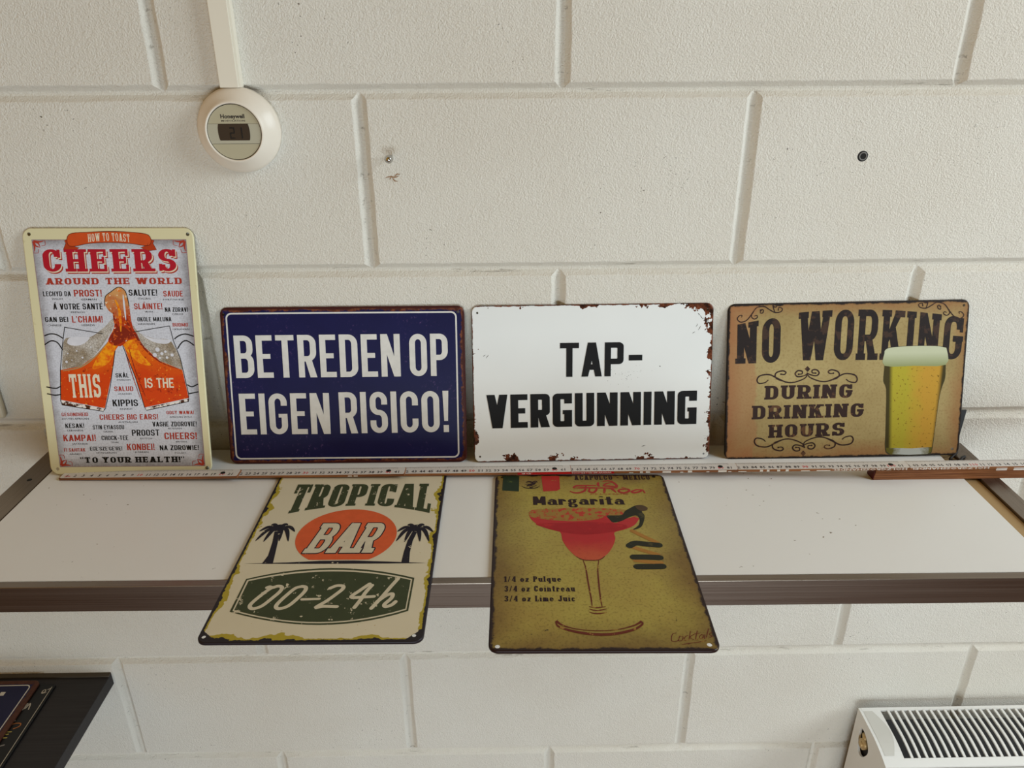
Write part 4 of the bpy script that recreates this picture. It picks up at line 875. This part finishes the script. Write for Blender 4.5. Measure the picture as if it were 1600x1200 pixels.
# ---- margarita sign (lying on the shelf) -----------------------------
n = N('olive_print_dark_rim', .3); d = edge_distance(n, .2019, .2934)
col = n.mix(n.step(n.noise(9, 4, .6), .35, .62), rgb(166, 152, 70), rgb(154, 132, 62)); wv = n.math('ADD', d, n.math('MULTIPLY', centred(n, 13, 5, .65), .07))
col = n.mix(n.math('MULTIPLY', n.step(wv, .042, .0), .75), col, rgb(98, 68, 34)); col = n.mix(n.math('MULTIPLY', n.step(n.noise(380, 2), .52, .66), .35), col, rgb(82, 62, 26)); col = n.mix(n.math('MULTIPLY', n.step(n.noise(170, 2), .7, .74), n.step(n.noise(18, 2), .5, .6)), col, rgb(40, 28, 18))
col = n.mix(n.step(n.math('ADD', d, n.math('MULTIPLY', centred(n, 60, 5, .7), .012)), .0044, .0026), col, rgb(38, 22, 20)); n.color(col); m_olive = n.m
t = sign('olive tin sign with a red margarita glass lying flat on the shelf', plate_matrix(6.7474, -38.95, ZS + .31, -.0184, math.pi / 2, 0), 201.9, 293.4, [(88.9, 287.5), (-93.0, 5.6), (92.0, 7.1), (-92.5, 287.5)], m_olive, 9, 2.3)
maroon = ink('maroon_black_ink', rgb(42, 20, 20)); mred = ink('faded_red_ink', rgb(166, 46, 44), rgb(140, 90, 44), .38, 120); umber = ink('umber_line_ink', rgb(104, 40, 22), rgb(150, 110, 50), .4, 120)
n = N('margarita_print', .34); col = n.mix(n.step(n.math('ADD', n.xyz()[1], n.math('MULTIPLY', centred(n, 40), .03)), .16, .13), rgb(172, 34, 36), rgb(182, 78, 46)); n.color(n.mix(n.math('MULTIPLY', n.step(n.noise(210, 3), .55, .7), .4), col, rgb(150, 40, 30))); m_marg = n.m
lettering(t, 'dark green field of a faded flag', [lambda b: b.poly([ART['mg_green']], .14)], ink('flag_green_ink', rgb(30, 48, 28), rgb(70, 80, 34), .38, 70), 'flag_field')
lettering(t, 'red field of a faded flag', [lambda b: b.poly([ART['mg_red']], .14)], ink('flag_red_ink', rgb(178, 48, 42), rgb(160, 96, 50), .36, 70), 'flag_field')
def emblem(b):
    cx, cy = -58.8, 271.0
    b.stroke([(cx + 11.5 * math.cos(a), cy + 9 * math.sin(a)) for a in [math.radians(200 + j * 10) for j in range(15)]], (.3, 2.0, .3), .16)
    for P, wd in (([(-5, -4), (-1, -1), (3, 1), (6, 5)], (1, 4.5, 1)), ([(-6, 4), (-2, 6), (2, 4), (5, 0)], (.6, 3, .6)), ([(2, 5), (6, 7), (8, 4)], (1, 2, .4)), ([(-7, -1), (-3, 1), (0, -3), (4, -4), (7, -2)], (.6, 1.6, .6)), ([(-2, -5), (0, -7), (3, -6)], (.5, 2, .5))):
        b.stroke([(cx + x, cy + y) for x, y in P], wd, .16, sm=4)
lettering(t, None, [emblem], maroon, 'emblem')
lettering(t, None, [lambda b: write(b, HEAD['aca'], dict(SLAB, w=.5, s=.2, t=.13, r=.25, e=.05, et=.13, gap=.1, sp=.4), .16)], maroon)
lettering(t, None, [(lambda b, q=q: b.stroke(ART['mg_' + q], (1.6, 3.2, 1.4), .16, sm=4)) for q in ('la1', 'la2', 'fo1', 'fo2', 'fo3', 'fo4', 'fo5', 'fo6', 'fo7', 'fo8')] + [lambda b: b.text('DE LOS REYES', 10, 248.2, 54, 2.4, .16, 0, .01, res=1)], mred)
lettering(t, None, [lambda b: write(b, scaled(HEAD['margt'], 17.5), dict(w=.58, s=.26, t=.1, r=.3, e=.0, gap=.1, mv=.2), .16)], maroon)
for a in ('ing1', 'ing2', 'ing3'):
    lettering(t, None, [lambda b: write(b, HEAD[a], dict(w=.52, s=.23, t=.1, r=.3, e=.05, et=.09, gap=.07, sp=.35), .16)], maroon)
lettering(t, None, [lambda b: b.poly([curve(ART['mg_bowl'], 3, True)], .14, 0), lambda b: b.poly([curve(ART['mg_dark'], 4, True)], .15, 3), lambda b: b.poly([curve(ART['mg_rim'], 3, True)], .16, 1)] +
          [(lambda b, q=q: b.stroke(ART['mg_' + q], (.7, 1.5, .7), .17, 2, sm=5)) for q in ('st1', 'st2', 'st3', 'st4', 'st5', 'b3')] + [lambda b: b.stroke(ART['mg_b1'], (1.0, 3.4, 1.0), .17, 2, sm=5), lambda b: b.stroke(ART['mg_b2'], (3, .8, 3), .17, 2, sm=5)],
          [m_marg, ink('salted_rim_ink', rgb(156, 122, 56), rgb(172, 52, 40), .46, 150), umber, ink('deep_red_ink', rgb(164, 27, 34), rgb(170, 34, 36), .4, 60)], 'glass_picture')['label'] = 'wide cocktail glass filled red'
dleaf = ink('dark_leaf_ink', rgb(38, 38, 22), rgb(64, 58, 32), .4, 90); peel = ink('peel_ink', rgb(168, 118, 50))
lettering(t, 'dark lime twist hanging beside the glass', [lambda b: b.poly([curve(ART['mg_leaf'], 3, True)], .18, 0), lambda b: b.poly([curve(ART['mg_leaf2'], 3, True)], .19, 2)] +
          [(lambda b, q=q: b.stroke(ART['mg_' + q], 8.6 if q in ('l2', 'l4', 'l6') else 5.5, .19 if q in ('l2', 'l4', 'l6') else .18, 0 if q in ('l2', 'l4', 'l6') else 1, sm=3)) for q in ('l1', 'l3', 'l5', 'l2', 'l4', 'l6')], [dleaf, peel, ink('umber_leaf_ink', rgb(80, 60, 38))], 'lime_twist')
lettering(t, None, [(lambda b, q=q: b.stroke(ART['mg_ck%d' % q], .75, .16, sm=4)) for q in range(1, 13)], umber)

# ------------------------------------------------------------------ folding rule
n = N('ruler_white_face', .4); n.color(n.mix(n.noise(30, 4), rgb(214, 210, 206), rgb(196, 190, 184))); M['rule'] = n.m
n = N('ruler_wood', .5); k = n.noise(1.0, 4, .65, n.scale(14, 700, 700)); n.color(n.mix(n.step(k, .35, .65), rgb(104, 62, 38), rgb(160, 108, 70))); M['rulewood'] = n.m
M['maroon'] = plain('maroon_end_paint', rgb(84, 20, 24), .5)
r_black = plain('scale_black', rgb(50, 46, 50), .5); r_red = plain('scale_red', rgb(196, 60, 66), .5); r_white = plain('edge_print_white', rgb(232, 228, 222), .5); r_label = plain('red_edge_band', rgb(196, 34, 36), .5)
rule = root('folding_ruler', 'white and brown wooden folding ruler lying open along the shelf before the signs', 'ruler', pose(0, 0, 0))
TH, WD, X0 = .33, 1.6, -55.64
BOT = [(0.0, .53), (.20, .69), (.36, .48), (.15, .93), (.60, 1.65), (1.32, 1.32)]
def segment(i):
    a, b = X0 + 20 * i + (-2.0 if i else 0), X0 + 20 * i + 22.0
    if i == 0: a = X0 + .2
    za, zb = BOT[i]; L = b - a
    yc = lambda zt: -8.83 - (zt - .7) * 1.75
    ya, yb = yc(za + TH), yc(zb + TH)
    ex = Vector((L, yb - ya, zb - za)).normalized(); ey = Vector((0, 0, 1)).cross(ex).normalized(); ez = ex.cross(ey)
    mt = Matrix((ex, ey, ez)).transposed().to_4x4(); mt.translation = Vector((a * S, ya * S, (ZS + za + .02) * S))
    return mt, L, a
for i in range(6):
    mt, L, a = segment(i)
    mb = MB(); mb.box(0, L, -WD / 2, WD / 2, 0, TH - .02, .04)
    # painted top face over the wooden body
    mb.poly([rounded(0.06, -WD / 2 + .03, L - .06, WD / 2 - .03, .22, 4)], TH, 1, .02)
    sg = mb.build('ruler_segment', [M['rulewood'], M['rule']], rule); sg.matrix_local = mt
    bk, rd_ = MB(), MB()
    lo = int(math.ceil(a - X0 + (2.1 if i else .1))); hi = int(a - X0 + L - .3)
    for q in range(lo * 10, hi * 10 + 1):
        x = q / 10 - (a - X0)
        if x < .1 or x > L - .15: continue
        l_ = .36 if q % 10 == 0 else .27 if q % 5 == 0 else .2
        bk.add([(x - .012, WD / 2 - .06 - l_, TH + .006), (x + .012, WD / 2 - .06 - l_, TH + .006), (x + .012, WD / 2 - .06, TH + .006), (x - .012, WD / 2 - .06, TH + .006)], [[0, 1, 2, 3]])
        if q % 10 == 0 and q > 0:
            tgt = rd_ if (q // 10) % 10 == 0 else bk
            s_ = str(q // 10); s_ = s_ if q // 10 < 100 or (q // 10) % 10 == 0 else s_[1:]
            tgt.text(s_, x, -.52, None, .52, TH + .006, 0, .02, 'c', 1)
    bk.build('scale_markings', r_black, sg)
    rd_.text('2m', .55, -.55, None, .4, TH + .006, 0, .02, 'l', 1); rd_.build('tens_numerals', r_red, sg)
    if i < 5:
        rv = MB(); rv.lathe([(0, .07), (.2, .06), (.3, 0)], n=20, center=(L - 2.0, 0, TH)); rv.build('rivet', M['dark'], sg)
    # printing on the front edge
    e = MB(); rnd = random.Random(20 + i); y = -WD / 2 - .006
    def face(x0, x1, z0, z1, mi=0): e.add([(x0, y, z0), (x1, y, z0), (x1, y, z1), (x0, y, z1)], [[0, 1, 2, 3]], mi)
    if i == 1: face(17.2, 17.7, .06, .2); face(17.9, 18.4, .06, .2)
    if i == 2:
        face(17.5, 24, .0, TH - .03, 1)
    if i == 3:
        face(.0, 9.2, .0, TH - .03, 1)
        for x in [11 + .0, 12.3, 13.0, 15.0, 17.1, 18.0, 20.2, 21.6, 22.8]: face(x, x + rnd.choice((.35, .5, 1.0)), .02, rnd.choice((.14, .28)))
    if i == 4:
        for x, w_ in ((1.0, 1.2), (2.8, 2.2), (6.6, .35), (7.4, .3), (8.6, .35), (9.6, .35), (11.4, 1.0), (13.2, 1.6)): face(x, x + w_, .02, .29 if w_ < .4 else .12)
    if i == 5:
        for x, w_ in ((14.5, 1.3), (16.6, 1.3), (19.0, .4), (20.9, .4), (21.8, .4)): face(x, x + w_, .02, .29 if w_ < .5 else .14)
    if e.v: e.build('edge_printing', [r_white, r_label], sg)
    def edge_text(s_, xa, xb, h, z):
        b = MB(); b.text(s_, xa, z, xb, h, 0, 0, .02, 'l', 1, flip=True); q = MB()
        q.add([(v[0], y - .004, v[1]) for v in b.v], b.f); q.build('edge_lettering', r_white, sg)
    if i == 2: edge_text('.DE', 18.0, 19.3, .18, .06)
    if i == 3: edge_text('WWW.MUELLER-HOLZGROSSHANDEL', .2, 8.9, .18, .06)
    if i == 4: edge_text('HOLZGROSSHANDEL', 15.0, 23.6, .27, .03)
    if i == 5: edge_text('HOLZGROSSHANDEL', 4.2, 13.6, .27, .03)
yst = -8.83 - (1.65 - .7) * 1.75
for k in range(4):
    mb = MB(); mb.box(X0 + 98 + k * .04, X0 + 122, yst - WD / 2 + .03 * (k % 2), yst + WD / 2 + .03 * (k % 2), ZS + .02 + k * TH, ZS + .005 + (k + 1) * TH, .03)
    fs = mb.build('ruler_segment', M['rulewood'], rule)
    if k == 3:
        e = MB(); yy = yst - WD / 2 + .03 - .006
        for x, w_ in ((14.5, 1.3), (16.6, 1.3), (19.0, .4), (20.9, .4), (21.8, .4)):
            e.add([(X0 + 98 + x, yy, ZS + k * TH + .12), (X0 + 98 + x + w_, yy, ZS + k * TH + .12), (X0 + 98 + x + w_, yy, ZS + k * TH + .3), (X0 + 98 + x, yy, ZS + k * TH + .3)], [[0, 1, 2, 3]])
        e.build('edge_printing', r_white, fs)
mb = MB(); mb.box(X0 + 97.93, X0 + 98.0, yst - WD / 2, yst + WD / 2 + .03, ZS + .02, ZS + 4 * TH, .01); mb.build('painted_end', M['maroon'], rule)['label'] = 'dark red painted ends of the folded sections'

# ------------------------------------------------------------------ small black stand behind the tan sign
st = root('wire_stand', 'small black wire stand propping the tan beer sign at its right corner', 'stand', pose(0, 0, 0))
mb = MB(); mb.tube(curve([(55.6, -5.3, ZS + .25), (54.2, -6.6, ZS + .2), (53.9, -7.1, ZS + .18), (54.8, -7.4, ZS + .18), (55.6, -6.6, ZS + .2), (56.1, -6.3, ZS + .2)], 5), .17); mb.build('foot_loop', M['black_metal'], st)
mb = MB(); mb.add([(56.5, -2.2, ZS + 4.6), (57.55, -2.2, ZS + 4.6), (56.1, -4.2, ZS + .5), (55.7, -4.2, ZS + .5), (56.5, -2.0, ZS + 4.6), (57.55, -2.0, ZS + 4.6), (56.1, -4.0, ZS + .5), (55.7, -4.0, ZS + .5)],
                   [[0, 3, 2, 1], [4, 5, 6, 7], [0, 1, 5, 4], [1, 2, 6, 5], [2, 3, 7, 6], [3, 0, 4, 7]])
mb.tube([(55.9, -4.1, ZS + .6), (55.6, -5.3, ZS + .25)], .16); mb.build('back_strut', M['black_metal'], st)

# ------------------------------------------------------------------ thermostat, cable trunking, screw, plug, switch
TM = Matrix(((1, 0, 0), (0, 0, -1), (0, 1, 0))).to_4x4(); TM.translation = V(-30.25, -.72, 42.6)
th = root('thermostat', 'round cream thermostat with a small dark display below the cable trunking', 'thermostat', TM)
mb = MB(); mb.lathe([(4.2, -.02), (4.48, .05), (4.5, .55), (4.42, .85), (4.2, 1.15), (3.9, 1.45), (3.6, 1.75), (3.35, 2.05), (3.18, 2.3), (3.05, 2.42), (2.95, 2.42), (2.9, 2.3), (2.9, 2.05)], n=96); mb.build('housing', plain('cream_plastic', rgb(224, 214, 198), .3), th)
def chord(r, y0, y1, n_=40):
    a0, a1 = math.asin(max(-1, y0 / r)), math.asin(min(1, y1 / r)); R = [(r * math.cos(a0 + (a1 - a0) * j / n_), r * math.sin(a0 + (a1 - a0) * j / n_)) for j in range(n_ + 1)]
    return R + [(-x, y) for x, y in R[::-1]]
olive = plain('olive_grey_plastic', rgb(176, 168, 140), .4)
mb = MB(); mb.poly([chord(2.9, -2.9, 2.9)], 2.0); mb.build('recess', M['dark'], th)
mb = MB(); mb.poly([chord(2.82, .86, 2.82)], 2.25, 0, .2); mb.build('face_plate', olive, th)
mb = MB(); mb.poly([chord(2.82, -2.82, -1.22)], 2.25, 0, .2); mb.build('face_plate', olive, th)
mb = MB(); mb.poly([chord(2.82, -1.18, .84)], 2.29, 0, .2); mb.build('display_window', plain('clear_window_plastic', rgb(178, 174, 154), .12), th)
bz = [(1.45 + .22 * math.sqrt(max(0, 1 - (y / .95) ** 2)), y) for y in [-.85 + .17 * j for j in range(11)]]
mb = MB(); mb.poly([bz + [(-x - .05, y) for x, y in bz[::-1]]], 2.305, 0); mb.build('display', plain('lcd_dark', rgb(62, 52, 44), .12), th)
mb = MB()
def seg7(x, on):
    w_, h_ = .26, .52
    for k, P in dict(a=((0, 2), (1, 2)), b=((1, 1), (1, 2)), c=((1, 0), (1, 1)), d=((0, 0), (1, 0)), e=((0, 0), (0, 1)), f=((0, 1), (0, 2)), g=((0, 1), (1, 1))).items():
        if k in on: mb.stroke([(x + p[0] * w_ * 1.6, -.6 + p[1] * h_) for p in P], .11, 2.315)
seg7(-.42, 'abged'); seg7(.38, 'bc')
mb.build('digits', plain('lcd_black', rgb(12, 10, 10), .3), th)
mb = MB(); mb.text('Honeywell', -1.25, 1.42, 1.3, .42, 2.262, 0, .03); mb.text('MODULATION', -1.2, 1.08, 1.3, .17, 2.262, 0, .01, res=1); mb.build('lettering', plain('dark_lettering', rgb(42, 34, 30), .5), th)

tr = root('cable_trunking', 'cream plastic cable trunking running up the wall above the thermostat', 'trunking', pose(-30.5, -.72, 47.0))
mb = MB(); mb.box(-.9, 1.25, -.95, 0, 0, 79, .04); mb.build('channel', M['pvc'], tr)
mb = MB(); mb.box(-.96, 1.02, -1.15, -.96, 0, 79, .05); mb.build('cover', M['pvc'], tr)

sc = root('wall_screw', 'shiny steel screw sticking out of the wall right of the thermostat', 'screw', TM.copy()); sc.location = V(-14.0, -.72, 39.6)
chrome = plain('bright_steel', rgb(190, 190, 188), .15, 1.0)
mb = MB(); mb.lathe([(0, 0), (.18, 0), (.18, 1.6)], n=16); mb.build('shank', chrome, sc)
mb = MB(); mb.lathe([(.18, 1.5), (.36, 1.55), (.46, 1.75), (.44, 2.0), (.32, 2.15), (.3, 2.22), (.2, 2.3), (0, 2.32)], n=24); mb.build('head', chrome, sc)
mb = MB()
for P in ([(-.75, -2.3), (-.2, -2.15), (.3, -2.25), (.8, -2.1)], [(.0, -2.2), (.2, -2.6), (.6, -2.7)], [(.3, -2.2), (.55, -1.9), (.9, -1.95)], [(-.1, -2.2), (-.3, -2.5)]): mb.stroke(P, (.04, .1, .03), .06, sm=4)
mb.build('rust_stain', plain('rust_stain', rgb(150, 112, 74), .7), sc)
pg = root('wall_plug', 'grey plastic plug in a drilled black hole high on the right wall', 'plug', TM.copy()); pg.location = V(39.05, -.72, 39.25)
mb = MB(); mb.lathe([(.0, .012), (.56, .012), (.6, 0)], n=24); mb.build('hole', M['dark'], pg)
mb = MB(); mb.lathe([(.34, .0), (.34, .05), (.44, .05), (.47, .0)], n=24, center=(.04, 0, 0)); mb.build('sleeve', plain('grey_plug_plastic', rgb(118, 116, 112), .5), pg)
sw = root('wall_box', 'cream wall box with rounded corner cut by the left picture edge above the shelf', 'box', pose(-69.0, -.72, 12.0))
mb = MB(); mb.box(-4.1, 4.1, -1.0, 0, -4.1, 4.1, .55, seg=4); mb.build('cover', plain('cream_box_plastic', rgb(206, 196, 172), .45), sw)
mb = MB(); mb.box(-2.4, 2.4, -1.15, -1.0, -2.4, 2.4, .06); mb.build('rocker', M['pvc'], sw)

# ------------------------------------------------------------------ black shelf with two more signs
n = N('black_stained_board', .45); k = n.noise(1.0, 4, .6, n.scale(12, 320, 320)); n.color(n.mix(k, rgb(34, 32, 34), rgb(58, 56, 58))); M['blackwood'] = n.m
bs = root('black_shelf', 'low black wooden wall shelf at bottom left holding two dark signs', 'shelf', pose(0, 0, 0))
ZB = -35.7
mb = MB(); mb.box(-118, -61.4, -30, -.72, ZB - 2.0, ZB, .08); mb.build('board', M['blackwood'], bs)
mb = MB(); mb.box(-118, -61.4, -1.5, -.72, ZB + .0, ZB + .28, .06); mb.build('rear_strip', plain('dusty_black_wood', rgb(78, 72, 62), .8), bs)['label'] = 'dusty strip along the wall'
t = root('chalk_menu_sign', 'black hand-lettered sign half hidden under the navy sign on the black shelf', 'sign', plate_matrix(-83.0, -25.2, ZB + .31, .02, math.pi / 2, 0))
tin_plate(300, 220, [], plain('matt_black_enamel', rgb(20, 19, 21), .35), t, 4)
cw_ = [plain('chalk_white', rgb(196, 190, 178), .6), plain('chalk_orange', rgb(178, 112, 58), .6), plain('chalk_yellow', rgb(186, 172, 92), .6), plain('chalk_grey', rgb(130, 128, 126), .6)]
mb = MB(.001); mb.stroke([(146.5, 5), (146.5, 214)], 1.0, .16); mb.build('border', cw_[0], t)
mb = MB(.001)
def sk(P, c, wd=1.2): mb.stroke(P, wd, .16, c, sm=4)
sk([(137, 203), (141, 205), (140, 209), (137, 207), (138, 202), (143, 204)], 0); sk([(143, 209), (146, 211)], 0)
sk([(122, 172), (125, 182), (128, 174), (131, 184), (134, 173)], 0, 1.6); sk([(124, 179), (128, 184), (126, 172)], 0, 1.2)
sk([(118, 162), (125, 165), (121, 158), (126, 153), (119, 151)], 0)
sk([(118, 143), (128, 148), (136, 148), (137, 143), (131, 139)], 1, 1.6)
sk([(120, 124), (122, 133), (131, 134)], 2, 1.8); sk([(121, 129), (129, 130)], 2, 1.8); sk([(120, 124), (130, 124)], 2, 1.8)
sk([(118, 104), (126, 109), (133, 112)], 3, 2.4)
mb.build('lettering', cw_, t)
n = N('navy_rust_enamel', .4); d = edge_distance(n, .300, .200); col = n.mix(n.noise(20, 3), rgb(24, 24, 62), rgb(30, 30, 76)); k = n.math('ADD', d, n.math('MULTIPLY', centred(n, 46, 5, .7), .010))
n.color(n.mix(n.step(k, .0085, .0065), col, n.mix(n.noise(140, 4), rgb(52, 24, 20), rgb(104, 62, 44))))
t = root('tin_sign', 'navy tin sign with white border and rusty rim lying on the black shelf', 'sign', plate_matrix(-85.6, -22.6, ZB + .66, .01, math.pi / 2, 0))
tin_plate(300, 200, [], n.m, t, 9)
lettering(t, None, [lambda b: b.poly([rounded(-141, 9, 141, 191, 7), rounded(-139.4, 10.6, 139.4, 189.4, 5.6)], .14)], paint, 'border')
lettering(t, None, [lambda b: b.poly(rect(103.5, 171, 110.5, 178), .2), lambda b: b.poly(rect(91, 171, 98, 178), .2), lambda b: b.poly([ [(p[0] * 34 + 80, p[1] * 62 + 104) for p in L] for L in ring(0, 0, .9, 1, .3, .15, .45)], .2)], paint)

# ------------------------------------------------------------------ radiator
ZR = -43.5
rad = root('radiator', 'white panel radiator with curved top grille fixed low on the wall at right', 'radiator', pose(0, 0, 0))
EN = M['white_enamel']; RX0, RX1, YB, YF = 52.75, 142.0, -2.4, -12.2
def top_z(y):                     # gently curved top, dropping towards the front
    t_ = (YB - y) / (YB - YF); return ZR - .15 * t_ - .95 * max(0, t_ - .45) ** 2 / .3
mb = MB()
ys = [YB - (YB - YF) * j / 14 for j in range(15)]
def strip(xa, xb, ya, yb, k=15):
    yy = [ya + (yb - ya) * j / (k - 1) for j in range(k)]
    vs = [(x, y, top_z(y)) for y in yy for x in (xa, xb)] + [(x, y, top_z(y) - .25) for y in yy for x in (xa, xb)]; n_ = 2 * k
    fs = [[2 * j, 2 * j + 2, 2 * j + 3, 2 * j + 1] for j in range(k - 1)] + [[n_ + 2 * j, n_ + 2 * j + 1, n_ + 2 * j + 3, n_ + 2 * j + 2] for j in range(k - 1)]
    fs += [[2 * j, n_ + 2 * j, n_ + 2 * j + 2, 2 * j + 2] for j in range(k - 1)] + [[2 * j + 1, 2 * j + 3, n_ + 2 * j + 3, n_ + 2 * j + 1] for j in range(k - 1)]
    fs += [[0, 1, n_ + 1, n_], [2 * k - 2, n_ + 2 * k - 2, n_ + 2 * k - 1, 2 * k - 1]]
    mb.add(vs, fs)
strip(RX0 + .35, 55.9, YB, YF); strip(55.9, RX1, YB, YB - .55, 4); strip(55.9, RX1, YF + 1.15, YF, 6)
x = 56.95
while x < RX1 - 1:
    strip(x, x + .36, YB - .5, YF + 1.2); x += 1.1
mb.build('top_grille', EN, rad)
mb = MB(); P = [(-3.0, ZR - .35), (-5.5, ZR - .35)] + [(-5.5 - 5.8 * math.sin(a), ZR - .35 - .75 * (1 - math.cos(a))) for a in [j * math.pi / 16 for j in range(1, 9)]]
cap_ = [(54.6 + 1.1 * math.sin(math.pi * j / 12), YB - .7 - 7.6 * j / 12) for j in range(13)]
mb.add([(RX0 + .45, y, top_z(y) + .03) for _, y in cap_] + [(x_, y, top_z(y) + .03) for x_, y in cap_], [[j, j + 1, j + 14, j + 13] for j in range(12)])
mb.build('corner_cap', plain('pale_grey_enamel', rgb(206, 204, 196), .45), rad)
mb = MB(); mb.box(RX0 + .3, RX1, YF - .15, YF + .45, ZR - 46, ZR - 1.75, .12); mb.build('front_panel', EN, rad)
mb = MB(); mb.box(RX0 + 2.0, RX1, YF + .5, YB, ZR - 45, ZR - 2.6, .1); mb.build('core', plain('radiator_core', rgb(58, 58, 60), .6), rad)
# left side cheek with the valve opening
mb = MB(); out = [(-YB, ZR - .05), (-YB, ZR - 46), (-YF, ZR - 46)] + [(-y, top_z(y)) for y in ys[::-1]][:-1]
hole = [(4.2, -2.3), (5.4, -1.9), (6.7, -2.6), (7.4, -3.8), (6.9, -5.2), (5.9, -6.4), (4.9, -6.3), (4.4, -5.0)]
hole = curve([(a, ZR + b) for a, b in hole], 4, True)
mb.poly([out, hole], 0, 0, .35)
q = MB(); q.add([(RX0 - v[2], -v[0], v[1]) for v in mb.v], mb.f); q.build('side_panel', EN, rad)
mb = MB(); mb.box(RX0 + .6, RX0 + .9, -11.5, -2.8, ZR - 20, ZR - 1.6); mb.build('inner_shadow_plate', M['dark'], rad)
mb = MB(); mb.tube([(RX0 + .85, -5.5, ZR - 4.2), (RX0 - .1, -5.5, ZR - 4.2)], .85, n=16); mb.tube([(RX0 - .05, -5.5, ZR - 4.2), (RX0 - .35, -5.5, ZR - 4.2)], .5, n=12); mb.tube([(RX0 + .5, -5.5, ZR - 4.2), (RX0 + .4, -5.0, ZR - 2.6)], .4, n=10)
mb.build('valve', plain('tan_brass', rgb(196, 168, 120), .4, .3), rad)
for bx in (70, 125):
    mb = MB(); mb.box(bx - 1.5, bx + 1.5, YB - .1, -.7, ZR - 38, ZR - 8, .1); mb.build('wall_bracket', EN, rad)
